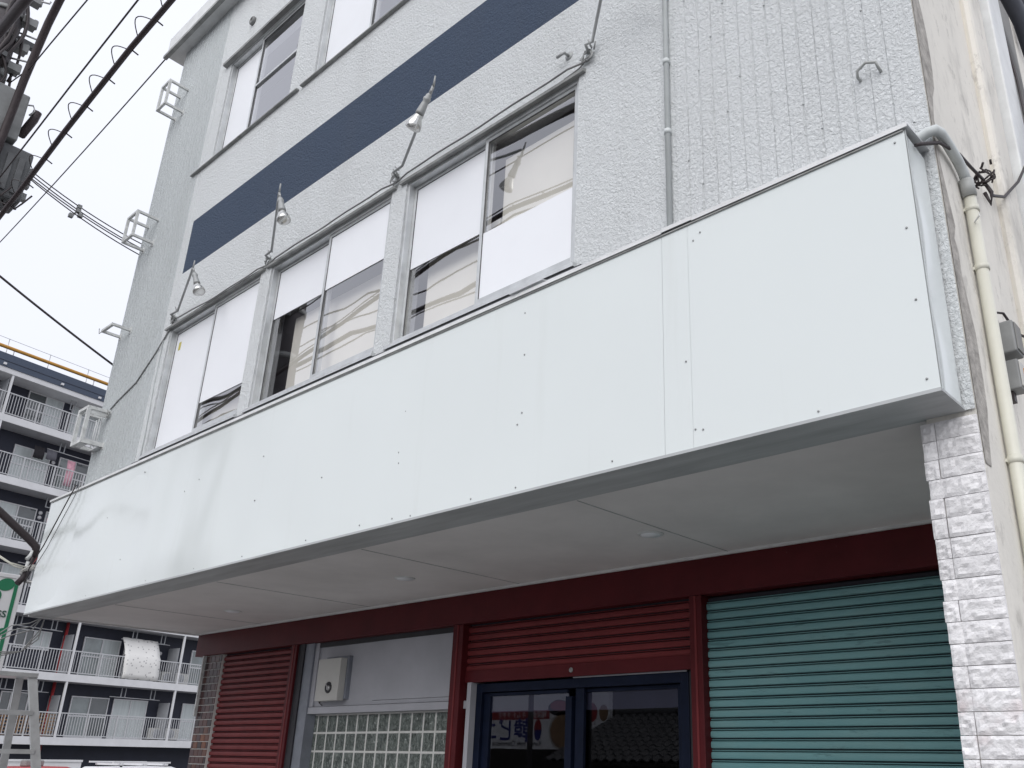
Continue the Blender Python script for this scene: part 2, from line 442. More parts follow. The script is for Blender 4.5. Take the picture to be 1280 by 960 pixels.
# inside lining so that no light leaks through the single-sided face
lin = MB()
for a, b, c, d in ((XL + .03, XR - .2, 2.80, Z2[0] - .02), (XL + .03, XR - .2, Z2[1] + .02, Z3[0] - .02), (XL + .03, XR - .2, Z3[1] + .02, WT - .02)):
    lin.box(a, b, YW + .06, YW + .2, c, d)
for zz in (Z2, Z3):
    W = WIN2 if zz is Z2 else WIN3
    ed = [XL + .03] + [v for w in W for v in w] + [XR - .2]
    for a, b in zip(ed[0::2], ed[1::2]): lin.box(a + .012, b - .012, YW + .06, YW + .198, zz[0] - .02, zz[1] + .02)
lin.build('inner_wall', 'room', bld)
# side walls, rear and roof
MB().box(XR - .19, XR, YW + .012, 14, 0, WT).build('side_wall', 'side', bld)['label'] = 'beige stained plaster side wall'
MB().box(XL, XL + .16, YW + .012, 14, 2.78, WT).build('side_wall', 'side', bld)
MB().box(-9.78, -9.62, 4.9, 14, 0, 2.79).build('side_wall', 'side', bld)
MB().box(XL + .16, XR - .19, 13.8, 14, 0, WT).build('rear_wall', 'side', bld)
MB().box(XL + .16, XR - .19, YW + .2, 13.8, 9.7, 9.9).build('roof_slab', 'room', bld)
cp = MB().box(-10.2, -.70, 3.10, 3.5, WT, 10.42); cp.build('coping', 'white_metal', bld)
MB().box(-10.23, -.67, 3.07, 3.12, WT - .03, WT + .012).build('coping_drip', 'dark_trim', bld)
MB().tube([(-9.53, 3.4, 10.4), (-9.53, 3.4, 12.2)], .02).build('antenna_mast', 'cable_brown', bld)
# rooms behind the glass
for z0, z1 in ((3.95, 5.92), (7.3, 9.6)):
    r = MB(); x0, x1, y0, y1 = XL + .2, XR - .25, YW + .22, 8.2
    r.add([(x0, y0, z0), (x1, y0, z0), (x1, y1, z0), (x0, y1, z0), (x0, y0, z1), (x1, y0, z1), (x1, y1, z1), (x0, y1, z1)],
          [(0, 1, 2, 3), (7, 6, 5, 4), (1, 2, 6, 5), (2, 3, 7, 6), (3, 0, 4, 7)]).build('room', 'room', bld)
# ribbed ends of the facade: render over tiles, every rib its own strip
def rib_mesh(w, h, d=.005):
    mb = MB(); e = .004; g = 0
    mb.add([(0, 0, 0), (w, 0, 0), (w, 0, h), (0, 0, h), (e, -d, g), (w - e, -d, g), (w - e, -d, h - g), (e, -d, h - g)],
           [(4, 5, 6, 7), (1, 2, 6, 5), (3, 0, 4, 7)])
    return mb
rl = random.Random(3)
pitch = .0845
me_cache = {}
x = -2.20; col = 0
while x + pitch < XR - .01:
    z = 3.95 - (.0 if col % 2 else .19)
    while z < 7.4:
        h = .38; full = rl.random() < .52
        if full not in me_cache: me_cache[full] = rib_mesh(pitch - (.0005 if full else .008), h, .006).mesh('render_tile')
        put(me_cache[full], 'render_tile', 'stucco', bld, (x, YW - .0006, z)); z += h
    x += pitch; col += 1
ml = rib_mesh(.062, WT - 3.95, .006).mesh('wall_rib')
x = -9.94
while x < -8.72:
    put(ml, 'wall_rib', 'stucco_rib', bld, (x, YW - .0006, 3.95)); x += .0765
MB().box(-8.64, -8.625, YW - .004, YW + .01, 3.95, WT - .02).build('wall_joint', 'stucco', bld)

# ------------------------------------------------------------------ windows
def window(a, b, z, mid, sheets, name='window', rails=()):
    y = YW + .032; c, d = z; f = .026
    fr = MB()
    fr.box(a, a + f, y - .02, y + .085, c, d); fr.box(b - f, b, y - .02, y + .085, c, d)
    fr.box(a + f, b - f, y - .02, y + .085, d - f, d); fr.box(a + f, b - f, y - .03, y + .085, c, c + .03)
    w = fr.build(name, 'sash', bld, .002)
    for k, (x0, x1, yy) in enumerate(((a + f, mid + .02, y + .030), (mid - .02, b - f, y - .006))):
        s = .026; sb = MB(); z0, z1 = c + .03, d - f
        sb.box(x0, x0 + s, yy, yy + .03, z0, z1); sb.box(x1 - s, x1, yy, yy + .03, z0, z1)
        sb.box(x0 + s, x1 - s, yy, yy + .03, z1 - s, z1); sb.box(x0 + s, x1 - s, yy, yy + .03, z0, z0 + .045)
        for rz_ in rails[k:k + 1]:
            if rz_: sb.box(x0 + s, x1 - s, yy - .004, yy + .034, rz_, rz_ + .03)
        sb.build('sash', 'sash', w, .0015)
        g = MB().add([(x0 + s, yy + .015, z0 + .045), (x1 - s, yy + .015, z0 + .045), (x1 - s, yy + .015, z1 - s), (x0 + s, yy + .015, z1 - s)], [(0, 1, 2, 3)]); g.build('pane', 'window_glass', w)
        gk = MB(); q = .004                       # black glazing bead
        gk.box(x0 + s, x0 + s + q, yy + .004, yy + .012, z0 + .045, z1 - s); gk.box(x1 - s - q, x1 - s, yy + .004, yy + .012, z0 + .045, z1 - s)
        gk.box(x0 + s + q, x1 - s - q, yy + .004, yy + .012, z1 - s - q, z1 - s)
        gk.build('glazing_bead', 'bead', w)
        for (u0, u1) in sheets[k]:
            zz0, zz1 = z0 + .05 + (z1 - z0 - .08) * u0, z0 + .05 + (z1 - z0 - .08) * u1
            sh = MB().box(x0 + s + .0045, x1 - s - .0045, yy + .009, yy + .0125, zz0, zz1).build('white_sheet', 'sheet', w)
            sh['label'] = 'white sheet stuck over the glass'
    return w
w1 = window(*WIN2[0], Z2, -7.63, [[(0, 1)], [(.20, 1)]])
w2 = window(*WIN2[1], Z2, -5.71, [[(.62, 1)], [(.60, 1)]])
w3 = window(*WIN2[2], Z2, -3.81, [[(.44, 1)], [(0, .40)]])
v1 = window(*WIN3[0], Z3, -7.74, [[(.0, 1)], []], rails=(0, 8.30))
v2 = window(*WIN3[1], Z3, -5.56, [[(0, 1)], []])
v3 = window(*WIN3[2], Z3, -3.66, [[(0, 1)], []])
w1['label'] = 'fully papered left sliding window'
st = MB().box(-8.43, -8.385, YW + .068, YW + .0705, 5.33, 5.42); st.build('sticker', 'yellow_print' if 'yellow_print' in M else 'white_metal', w1)
# cream boards standing in the second floor room
for x0, x1, zt in ((-4.55, -3.80, 4.98), (-3.78, -2.75, 5.46), (-6.36, -4.98, 5.05), (-7.9, -6.95, 4.95)):
    MB().box(x0, x1, 3.43, 3.45, 3.955, zt).build('cream_board', 'cream', bld)
MB().box(-9.0, -2.7, 3.9, 3.92, 7.305, 9.3).build('curtain', 'sheet', bld)
# head flashing over the second floor windows and the sills
def run_x(name, mat, prof, x0, x1, parent): return MB().prism([(x0, y, z) for y, z in prof], (0, 0, 0), (x1 - x0, 0, 0)).build(name, mat, parent)
for a, b in ((-8.62, -6.70), (-6.66, -4.80), (-4.74, -2.88)):
    run_x('window_head', 'dark_trim', [(YW + .01, 5.585), (YW - .028, 5.580), (YW - .032, 5.598), (YW + .01, 5.622)], a, b, bld)
for k, (a, b) in enumerate(WIN2):
    run_x('window_sill', 'sash', [(YW + .02, 4.20), (YW - .035, 4.185), (YW - .035, 4.160), (YW + .02, 4.165)], a - .02, b + .02, bld)
MB().box(-8.72, -2.86, YW - .03, YW + .015, 4.128, 4.150).build('sill_gap', 'gasket', bld)
MB().box(-8.80, -2.80, YW - .05, YW + .005, 4.100, 4.126).build('sill_track', 'trim', bld)
for a, b in ((-8.84, -6.66), (-6.60, -4.64), (-4.60, -2.7)):
    run_x('window_sill', 'dark_trim', [(YW + .02, 7.638), (YW - .035, 7.630), (YW - .035, 7.618), (YW + .02, 7.615)], a, b, bld)
for a, b in WIN3:
    run_x('window_head', 'dark_trim', [(YW + .02, 9.022), (YW - .05, 9.03), (YW - .05, 9.065), (YW + .02, 9.075)], a - .12, b + .08, bld)

# ------------------------------------------------------------------ recessed ground floor
MB().box(-10.0, -1.08, 3.275, 4.80, 2.772, 2.80).build('soffit', 'soffit', bld)
for xj in (-2.92, -4.81, -6.72, -8.60):
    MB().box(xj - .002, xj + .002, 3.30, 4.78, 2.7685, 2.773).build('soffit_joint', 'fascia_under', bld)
MB().box(-10.0, -1.085, 4.775, 4.797, 2.755, 2.773).build('soffit_bead', 'white_metal', bld)
MB().box(-10.03, -10.0, 3.05, 4.82, 2.755, 2.83).build('soffit_edge', 'white_metal', bld)
for (dx, dy) in ((-3.045, 4.11), (-5.37, 4.10), (-8.03, 4.15)):
    t = MB(); lathe(t, [(0, .080), (.006, .080), (.008, .074), (.008, .060)], (dx, dy, 2.7725), (0, 0, -1), 24)
    dl = t.build('downlight', 'white_metal', bld)
    u = MB(); lathe(u, [(.0005, .060), (.0045, .058)], (dx, dy, 2.7655), (0, 0, -1), 24); u.build('lens', 'sheet', dl)
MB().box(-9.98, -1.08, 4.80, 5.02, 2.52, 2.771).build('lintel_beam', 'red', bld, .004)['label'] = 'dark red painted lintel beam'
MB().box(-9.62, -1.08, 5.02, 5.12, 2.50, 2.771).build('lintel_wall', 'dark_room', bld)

SLAT = [(.012, .0015), (-.006, .003), (-.0105, .006), (-.013, .016), (-.0135, .026), (-.012, .037), (-.008, .0425), (.004, .0445), (.012, .0455)]
BEAD = [(.012, .0480), (-.002, .0490), (-.0050, .0512), (-.0050, .0530), (-.002, .0548), (.012, .0556)]
def shutter(name, x0, x1, y, ztop, zbot, mat, label):
    w = x1 - x0
    root = MB().box(x0, x1, y + .012, y + .03, zbot, ztop + .02).build(name, 'dark_room', bld); root['label'] = label
    me = MB().profile_x(SLAT, 0, w).profile_x(BEAD, 0, w).mesh('slat')
    z = ztop - .0605
    while z > zbot - .03:
        put(me, 'slat', mat, root, (x0, y, z)); z -= .0605
    return root
shutter('roller_shutter', -3.155, -1.085, 4.88, 2.485, .11, 'teal', 'closed teal roller shutter with chipped paint')
shutter('roller_shutter', -9.43, -8.0, 4.88, 2.51, .11, 'red_slat', 'closed dark red roller shutter')
ds = shutter('roller_shutter', -5.46, -3.25, 4.88, 2.51, 2.17, 'red_slat', 'dark red roller shutter rolled nearly all the way up')
bbm = MB().box(-5.46, -3.25, 4.855, 4.89, 2.06, 2.152).build('bottom_bar', 'red', ds, .004)
lk = MB(); lathe(lk, [(0, .018), (.006, .018), (.008, .012)], (-4.32, 4.856, 2.105), (0, -1, 0), 14); lk.build('lock', 'dark_trim', ds)
for a, b in ((-8.0, -7.90), (-5.585, -5.462), (-3.252, -3.157)):
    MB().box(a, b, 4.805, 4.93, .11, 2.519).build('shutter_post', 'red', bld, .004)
    MB().box((a + b) / 2 - .008, (a + b) / 2 + .008, 4.801, 4.8055, .11, 2.515).build('shutter_post_groove', 'red_slat', bld)
# grey infill with ledge and glass blocks
MB().box(-7.90, -7.80, 4.83, 5.0, .11, 2.52).build('jamb', 'gasket', bld)
MB().box(-7.80, -7.66, 4.845, 5.0, .11, 2.52).build('jamb', 'grey_jamb', bld, .003)
MB().box(-7.66, -7.60, 4.865, 5.0, 1.93, 2.52).build('jamb', 'grey_panel', bld, .003)
MB().box(-7.60, -6.70, 4.888, 4.90, 1.93, 2.52).build('infill_panel', 'grey_panel', bld)
MB().box(-6.70, -5.59, 4.882, 4.90, 1.965, 2.52).build('infill_panel', 'grey_panel', bld)
MB().box(-5.587, -5.415, 4.90, 4.95, 1.93, 2.055).build('infill_panel', 'grey_panel', bld)
MB().box(-6.70, -5.59, 4.886, 4.90, 1.93, 1.962).build('infill_panel', 'grey_panel', bld)
MB().box(-7.60, -5.59, 4.872, 4.91, 2.475, 2.52).build('head_strip', 'gasket', bld)
MB().box(-7.66, -5.40, 4.86, 5.0, 1.865, 1.925).build('ledge', 'grey_panel', bld, .003)
gw = MB().box(-7.70, -5.41, 4.955, 5.0, .11, 1.864).build('glass_block_wall', 'grout', bld)
gbm = MB()
wq, hq = .143, .150
gbm.add([(0, 0, 0), (wq, 0, 0), (wq, 0, hq), (0, 0, hq), (.010, -.005, .010), (wq - .010, -.005, .010), (wq - .010, -.005, hq - .010), (.010, -.005, hq - .010)],
        [(4, 5, 6, 7), (0, 1, 5, 4), (1, 2, 6, 5), (2, 3, 7, 6), (3, 0, 4, 7)])
gbme = gbm.mesh('glass_block')
for i in range(15):
    for j in range(10):
        x0 = -7.765 + i * .1555 + .006
        if x0 + wq > -5.41 or x0 < -7.69 - .08: continue
        put(gbme, 'glass_block', 'glass_block', gw, (x0, 4.9565, 1.86 - (j + 1) * .161 + .005))
MB().box(-5.41, -5.365, 4.84, 5.0, .11, 2.06).build('door_jamb', 'grey_panel', bld, .003)
# entrance
door = MB()
door.box(-5.365, -5.30, 4.90, 5.0, .11, 2.05); door.box(-3.40, -3.335, 4.90, 5.0, .11, 2.05); door.box(-5.30, -3.40, 4.90, 5.0, 1.985, 2.05)
door = door.build('entrance_door', 'door_blue', bld, .003); door['label'] = 'navy framed glass entrance door'
MB().box(-4.335, -3.345, 4.893, 4.903, 2.052, 2.10).build('door_strip', 'grey_panel', door)
MB().box(-3.335, -3.252, 4.91, 5.0, .11, 2.5).build('door_reveal', 'gasket', door)
for x0, x1, y in ((-5.30, -4.36, 4.93), (-4.36, -3.40, 4.955)):
    b = MB(); b.box(x0, x0 + .07, y, y + .03, .12, 1.98); b.box(x1 - .06, x1, y - (.018 if x0 < -5 else 0), y + .03, .12, 1.93 if x0 < -5 else 1.98); b.box(x0 + .07, x1 - .06, y, y + .03, 1.955, 1.98); b.box(x0 + .07, x1 - .06, y, y + .03, .12, .30)
    b.build('door_leaf', 'door_blue', door, .002)
    MB().add([(x0 + .07, y + .015, .30), (x1 - .06, y + .015, .30), (x1 - .06, y + .015, 1.955), (x0 + .07, y + .015, 1.955)], [(0, 1, 2, 3)]).build('pane', 'door_glass', door)
    MB().box(x0 + .07, x1 - .06, y + .0195, y + .0215, 1.835, 1.955).build('film_strip', 'door_film', door)
MB().box(-4.335, -4.255, 4.925, 4.953, .12, 1.985).build('mullion', 'door_blue', door, .002)
hd = MB().tube([(-4.46, 4.90, .85), (-4.46, 4.90, 1.25)], .012); hd.bar((-4.46, 4.9, .9), (-4.46, 4.94, .9), .012, .012); hd.bar((-4.46, 4.9, 1.2), (-4.46, 4.94, 1.2), .012, .012); hd.build('handle', 'steel', door)
ir = MB(); x0, x1, y0, y1, z0, z1 = -9.6, -1.09, 5.12, 9, .11, 2.75
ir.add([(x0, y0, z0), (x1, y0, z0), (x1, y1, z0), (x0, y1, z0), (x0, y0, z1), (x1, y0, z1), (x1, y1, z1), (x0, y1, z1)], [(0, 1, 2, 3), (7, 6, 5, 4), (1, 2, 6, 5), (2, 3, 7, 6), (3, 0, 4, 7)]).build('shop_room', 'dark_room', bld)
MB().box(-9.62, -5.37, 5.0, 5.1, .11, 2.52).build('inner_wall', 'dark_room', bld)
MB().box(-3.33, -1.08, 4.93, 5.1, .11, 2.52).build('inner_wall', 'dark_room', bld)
# floor slab over the shop, hidden above the soffit
MB().box(-9.79, -1.08, 3.46, 13.8, 2.83, 3.0).build('floor_slab', 'room', bld)

# stone faced pillar: every stone its own rough block
pil = MB().box(-1.078, -.885, 3.265, 3.46, .11, 2.745).build('stone_pillar', 'grout_dark', bld); pil['label'] = 'pillar faced with rough white split stones'
def stone_mesh(w, h, d, seed, nx, nz):
    mb = MB(); vs = []; fs = []
    for j in range(nz + 1):
        for i in range(nx + 1):
            u, v = i / nx, j / nz
            edge = i in (0, nx) or j in (0, nz)
            q = noise.noise(Vector((u * w * 30 + seed * 7.3, v * h * 42, seed))) * .55 + noise.noise(Vector((u * w * 80, v * h * 90 + seed * 3.1, seed))) * .35
            dep = d * (.55 if edge else .85) + d * (.35 if edge else 1.0) * q
            vs.append((u * w, -max(dep, .002), v * h + (0 if j in (0, nz) else .004 * q)))
    for j in range(nz):
        for i in range(nx): fs.append((j * (nx + 1) + i, j * (nx + 1) + i + 1, (j + 1) * (nx + 1) + i + 1, (j + 1) * (nx + 1) + i))
    nb = len(vs); back = [(0, .006, 0), (w, .006, 0), (w, .006, h), (0, .006, h)]
    bot = list(range(nx + 1)); top = [nz * (nx + 1) + i for i in range(nx + 1)]
    lft = [j * (nx + 1) for j in range(nz + 1)]; rgt = [j * (nx + 1) + nx for j in range(nz + 1)]
    vs += back
    fs += [tuple(reversed(bot)) + (nb, nb + 1), tuple(top) + (nb + 2, nb + 3), tuple(lft) + (nb + 3, nb), tuple(reversed(rgt)) + (nb + 1, nb + 2)]
    mb.add(vs, fs); return mb.mesh('stone_block')
SV = [stone_mesh(.157, .0738, .016, k, 11, 6) for k in range(7)]
CV = [stone_mesh(.053, .0738, .018, k + 20, 5, 6) for k in range(6)]
z = 2.745 - .0763; k = 0
rr = random.Random(11)
while z > .10:
    put(SV[rr.randrange(7)], 'stone_block', 'stone', pil, (-1.033, 3.259 + rr.uniform(-.002, .002), z))
    put(CV[rr.randrange(6)], 'stone_block', 'stone', pil, (-1.088 + rr.uniform(-.004, .004), 3.259 + rr.uniform(-.002, .002), z))
    z -= .0763
# brown tiled pillar at the other end
tp = MB().box(-9.80, -9.435, 4.845, 5.02, .11, 2.52).build('tiled_pillar', 'grout', bld); tp['label'] = 'narrow pillar of small brown glazed tiles'
def tile_mesh(w, h=.069, d=.006, e=.003):
    return MB().add([(0, 0, 0), (w, 0, 0), (w, 0, h), (0, 0, h), (e, -d, e), (w - e, -d, e), (w - e, -d, h - e), (e, -d, h - e)], [(4, 5, 6, 7), (0, 1, 5, 4), (1, 2, 6, 5), (2, 3, 7, 6), (3, 0, 4, 7)]).mesh('tile')
tm, th = tile_mesh(.0855), tile_mesh(.0398)
for j in range(31):
    z = 2.515 - (j + 1) * .0745; x0 = -9.799
    for me in ((tm, tm, tm, tm) if j % 2 else (th, tm, tm, tm, th)):
        put(me, 'tile', 'brown_tile', tp, (x0, 4.8445, z + .003)); x0 += .0915 if me is tm else .0457
MB().box(-9.79, -9.77, 4.80, 4.83, 1.88, 2.519).build('trim_strip', 'bracket', tp)
# bare plaster edge along the corner of the side wall
rr = random.Random(5); mb = MB(); z = 2.55; prev = .07
while z < 10:
    nz_ = z + rr.uniform(.05, .16); wd = max(.035, min(.15, prev + rr.uniform(-.05, .05)))
    mb.add([(XR + .003, YW + .014, z), (XR + .003, YW + .014 + prev, z), (XR + .003, YW + .014 + wd, nz_), (XR + .003, YW + .014, nz_)], [(0, 1, 2, 3)])
    prev = wd; z = nz_
mb.build('bare_plaster_edge', 'scar', bld)
# ribs of the side wall
MB().box(XR - .01, XR + .05, 4.22, 4.52, 0, WT).build('side_rib', 'side', bld, .03)
MB().box(XR - .01, XR + .09, 4.56, 4.88, 0, WT).build('side_rib', 'white_metal', bld, .01)
MB().box(XR - .01, XR + .03, 5.05, 5.18, 0, WT).build('side_rib', 'scar', bld, .01)
MB().box(XR - .01, XR + .02, 5.22, 5.6, 0, WT).build('side_rib', 'concrete', bld, .01)

# ================================================================== fascia sign box
fs_ = thing('fascia_sign', 'long blank white metal fascia sign box running across the shop front', 'sign', (-5.45, 3.12, 2.765))
ZB, ZT, YF = 2.765, 3.925, 3.0
def panel(x0, x1, seed, amp):
    nx = max(4, int((x1 - x0) / .07)); nz = 14; mb = MB(); vs = []; fs = []
    for j in range(nz + 1):
        for i in range(nx + 1):
            X = x0 + (x1 - x0) * i / nx; Z = ZB + .004 + (ZT - ZB - .008) * j / nz
            a = amp * (.22 + .78 * min(1, max(0, (-4.5 - X) / 3)))
            d = noise.noise(Vector((X * 1.1, Z * .9 + seed, 2.2))) * a + noise.noise(Vector((X * 2.6 + 9, Z * 1.5, seed))) * a * .35
            e = min(1, min(j, nz - j) / 2, min(i, nx - i) / 2)
            vs.append((X, YF + d * e, Z))
    for j in range(nz):
        for i in range(nx): fs.append((j * (nx + 1) + i, j * (nx + 1) + i + 1, (j + 1) * (nx + 1) + i + 1, (j + 1) * (nx + 1) + i))
    return mb.add(vs, fs, True)
panel(-10.0, -2.1357, 1.0, .030).build('face_panel', 'fascia', fs_)
panel(-2.1345, -1.9830, 4.0, .002).build('face_panel', 'fascia', fs_)
panel(-1.9822, -.912, 7.0, .006).build('face_panel', 'fascia', fs_)
MB().box(-9.995, -.945, YF + .008, 3.24, ZB + .02, ZT - .02).build('core', 'fascia', fs_)
# underside tray, with a small lip
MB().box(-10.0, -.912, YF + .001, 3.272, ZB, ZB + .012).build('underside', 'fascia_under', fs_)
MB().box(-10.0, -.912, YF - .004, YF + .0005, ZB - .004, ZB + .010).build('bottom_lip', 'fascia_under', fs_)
# end returns
rt = MB(); nz = 14
vs = []; fsx = []
for j in range(nz + 1):
    z = ZB + .004 + (ZT - ZB - .006) * j / nz
    for i, yy in enumerate((YF, YF + .006, YF + .07, YF + .15, 3.235)):
        bulge = (.006 * math.sin(j * .9) * (i in (2, 3))) + (.012 if i == 0 else 0) - .012
        vs.append((-.905 + bulge, yy, z))
for j in range(nz):
    for i in range(4): fsx.append((j * 5 + i, j * 5 + i + 1, (j + 1) * 5 + i + 1, (j + 1) * 5 + i))
rt.add(vs, fsx, True).build('end_panel', 'fascia', fs_)
MB().box(-10.004, -10.0, YF, 3.24, ZB, ZT).build('end_panel', 'fascia', fs_)
# cap flashing in three lengths, the short one slightly lifted at the lap
for x0, x1, dz in ((-10.02, -2.13, 0), (-2.129, -1.951, .006), (-1.95, -.895, .001)):
    MB().prism([(x0, YF - .011, 3.940 + dz), (x0, 3.245, 3.965 + dz), (x0, 3.245, 3.972 + dz), (x0, YF - .011, 3.947 + dz)], (0, 0, 0), (x1 - x0, 0, 0)).build('cap_flashing', 'trim', fs_)
    MB().box(x0, x1, YF - .014, YF - .0095, 3.926 + dz, 3.947 + dz).build('cap_lip', 'white_metal', fs_)
MB().box(-9.99, -.915, YF - .008, YF - .002, 3.9165, 3.9235).build('cap_shadow_strip', 'dark_trim', fs_)  # solid dark strip colours in the shadow line under the cap lip
lo = MB().prism([(-3.18, YF - .03, 3.952), (-2.93, YF - .026, 3.958), (-2.93, YF + .03, 3.975), (-3.20, YF + .03, 3.970)], (0, 0, 0), (0, 0, .006)); lo.build('loose_flashing', 'trim', fs_)
sm = MB(); lathe(sm, [(-.02, .0048), (.002, .0048), (.0035, .003)], (0, 0, 0), (0, -1, 0), 10); sme = sm.mesh('screw')
for x, z in [(-.955, 3.47), (-.957, 3.15), (-.957, 2.82), (-1.39, 2.80), (-2.01, 3.2), (-3.07, 3.81), (-3.06, 3.55), (-3.06, 3.21), (-3.09, 3.15), (-4.07, 3.47), (-4.10, 3.21), (-4.09, 3.14), (-4.91, 3.21), (-3.08, 2.80), (-3.42, 2.80), (-3.93, 2.79), (-4.10, 2.80), (-4.42, 2.81), (-2.44, 2.81), (-1.95, 3.82), (-1.91, 3.85), (-.955, 3.88), (-7.79, 3.82), (-6.69, 3.54), (-6.91, 3.48), (-5.72, 3.53), (-5.75, 3.2), (-6.93, 3.15), (-6.72, 3.2), (-7.91, 3.05), (-7.31, 2.80), (-5.0, 2.80), (-5.8, 2.80), (-6.5, 2.80), (-8.4, 3.5), (-8.5, 2.80), (-1.97, 2.86), (-1.93, 2.85)]:
    put(sme, 'screw', 'screw', fs_, (x, YF - .001, z))

gm = MB(); gm.add([(-7.28 + .05 * math.sin(i * 1.7) + .12 * (i / 6) * jx, 3.50 + .02 * math.sin(i * 2 + jx * 3), 8.36 - .09 * i) for i in range(5) for jx in (0, .5, 1)], [(3 * i + a, 3 * i + a + 1, 3 * i + a + 4, 3 * i + a + 3) for i in range(4) for a in (0, 1)], True)
gm.tube([(-7.38, 3.5, 8.40), (-6.95, 3.5, 8.30)], .018, 6); gm.tube([(-7.2, 3.46, 8.62), (-6.95, 3.46, 8.45)], .035, 8)
tag(gm.build('hanging_cloth', 'brown_cloth'), 'brown cloth and dark roller hanging behind the top floor pane', 'cloth')

# ================================================================== things on the facade
def wall_lamp(j, tip, bulb, label, loops=True):
    j, tip, bulb = Vector(j), Vector(tip), Vector(bulb)
    L = thing('wall_lamp', label, 'lamp', j, 'spot lamps on arms over the second floor windows')
    bp = MB(); lathe(bp, [(-.01, .032), (.012, .032), (.018, .02)], (j.x, 3.25, j.z), (0, -1, 0), 12); bp.build('wall_plate', 'conduit', L)
    d = (bulb - tip).normalized(); side = (tip - j).normalized()
    arm = [Vector((j.x, 3.24, j.z)), Vector((j.x, 3.19, j.z)) + side * .03] + [j.lerp(tip, k) for k in (.15, .5, .85)] + [tip - side * .015 + Vector((0, 0, .012)), tip + d * .02 + side * .006, tip + d * .07]
    MB().tube(arm, .0105, 8).build('arm', 'socket', L)
    s0 = tip + d * .06
    k = MB(); lathe(k, [(0, .012), (.012, .020), (.03, .020), (.032, .026), (.05, .026), (.06, .020), (.075, .023), (.14, .030), (.155, .031)], s0, d, 14); k.build('socket', 'socket', L)
    b0 = s0 + d * .145
    bl = MB(); lathe(bl, [(0, .024), (.03, .028), (.055, .040), (.085, .053), (.105, .056), (.118, .054), (.128, .040), (.133, .018)], b0, d, 18); bl.build('bulb', 'bulb_glass', L)
    scw = MB().tube([tip + d * .045 + Vector((.02, -.01, 0)), tip + d * .045 - Vector((.025, -.012, 0))], .006, 6); scw.build('clamp_screw', 'steel', L)
    tpn = MB().tube([tip, tip + Vector((0, 0, .07)) + side * .02], [.009, .006], 6); tpn.build('arm_end', 'socket', L)
    return L
rr = random.Random(21)
def snarl(j, seed, name='cable_tie'):
    q = random.Random(seed); mb = MB(); j = Vector(j)
    for k in range(4):
        a = q.uniform(0, 6.28); pts = []
        for i in range(9):
            u = i / 8; ang = a + u * q.uniform(3, 6)
            pts.append(j + Vector((math.cos(ang) * (.03 + .03 * u), -.015 - .012 * q.random(), math.sin(ang) * (.025 + .03 * u) - .02)))
        mb.tube(pts, .0045, 5)
    for k in range(3):
        p = j + Vector((q.uniform(-.05, .05), -.014, q.uniform(-.02, .06))); mb.tube([p, p + Vector((q.uniform(-.03, .03), -.02, q.uniform(.01, .04)))], .006, 5)
    return mb
LAMPS = [((-8.468, 3.24, 5.69), (-7.54, 2.95, 5.79), (-7.384, 3.0, 5.46), 'lamp on an arm beside the ribbed wall end, over the papered window'),
         ((-6.629, 3.24, 5.66), (-5.90, 2.86, 5.84), (-5.77, 2.895, 5.46), 'lamp on an arm above the pier between papered and half papered windows'),
         ((-4.80, 3.24, 5.68), (-3.925, 2.853, 5.80), (-4.095, 2.845, 5.55), 'lamp whose bulb hangs back over the window and is mirrored in its pane'),
         ((-2.843, 3.24, 5.70), (-2.50, 3.00, 6.00), (-2.42, 3.0, 5.90), 'lamp whose arm rises over the window end next to the plain stucco')]
for k, (j, t_, b_, lab) in enumerate(LAMPS):
    L = wall_lamp(j, t_, b_, lab)
    snarl(j, k + 3).build('cable_tie', 'socket', L)
# lighting cable strung along the window heads
pts = []
js = [Vector(l[0]) for l in LAMPS]
for a, b in zip(js, js[1:]):
    for i in range(12):
        u = i / 12; p = a.lerp(b, u); p.z -= .045 + (.035 if a is js[0] else .008) * math.sin(math.pi * u) + .005 * math.sin(u * 17); p.y = 3.208; pts.append(p)
pts.append(js[-1] + Vector((0, -.05, -.05)))
pts[0].z = js[0].z - .01
for i in (0, 12, 24): pts[i].y = 3.235
pts[-1].y = 3.236
tag(MB().tube(pts, .007, 6).build('lighting_cable', 'wire_grey'), 'grey cable sagging along the heads of the three second floor windows', 'cable')
def wire(name, pts, r, mat, label, group=None, n=6):
    return tag(MB().tube(pts, r, n).build(name, mat), label, 'cable', group)
wire('wall_cable', [(-8.47, 3.236, 5.66), (-8.515, 3.238, 5.60), (-8.76, 3.236, 5.38), (-9.11, 3.236, 5.135), (-9.50, 3.236, 5.03), (-9.66, 3.236, 4.97)], .007, 'wire_grey', 'grey wire slanting across the ribbed wall towards the box shaped bracket')
wire('wall_cable', [(-8.50, 3.238, 5.63), (-8.64, 3.24, 5.50), (-8.645, 3.24, 4.99), (-8.60, 3.24, 4.42), (-8.60, 3.24, 3.97)], .006, 'conduit', 'painted wire running straight down beside the papered window')
wire('wall_cable', [(-2.84, 3.24, 5.68), (-2.93, 3.235, 5.63), (-3.05, 3.23, 5.61)], .005, 'wire_grey', 'short curled wire end at the corner of the window head')
# vertical conduit with clips
cd = thing('wall_conduit', 'thin pale conduit running straight up the stucco beside the tiled part', 'conduit', (-2.245, 3.232, 3.97))
MB().tube([(-2.245, 3.231, 3.955), (-2.245, 3.231, 9.9)], .0165, 10).build('pipe', 'conduit', cd)
for z in (4.10, 4.75, 5.25, 5.75, 6.6, 7.5, 8.4, 9.3):
    MB().tube([(-2.245, 3.231, z), (-2.245, 3.231, z + .03)], .021, 10).build('clip', 'conduit', cd)
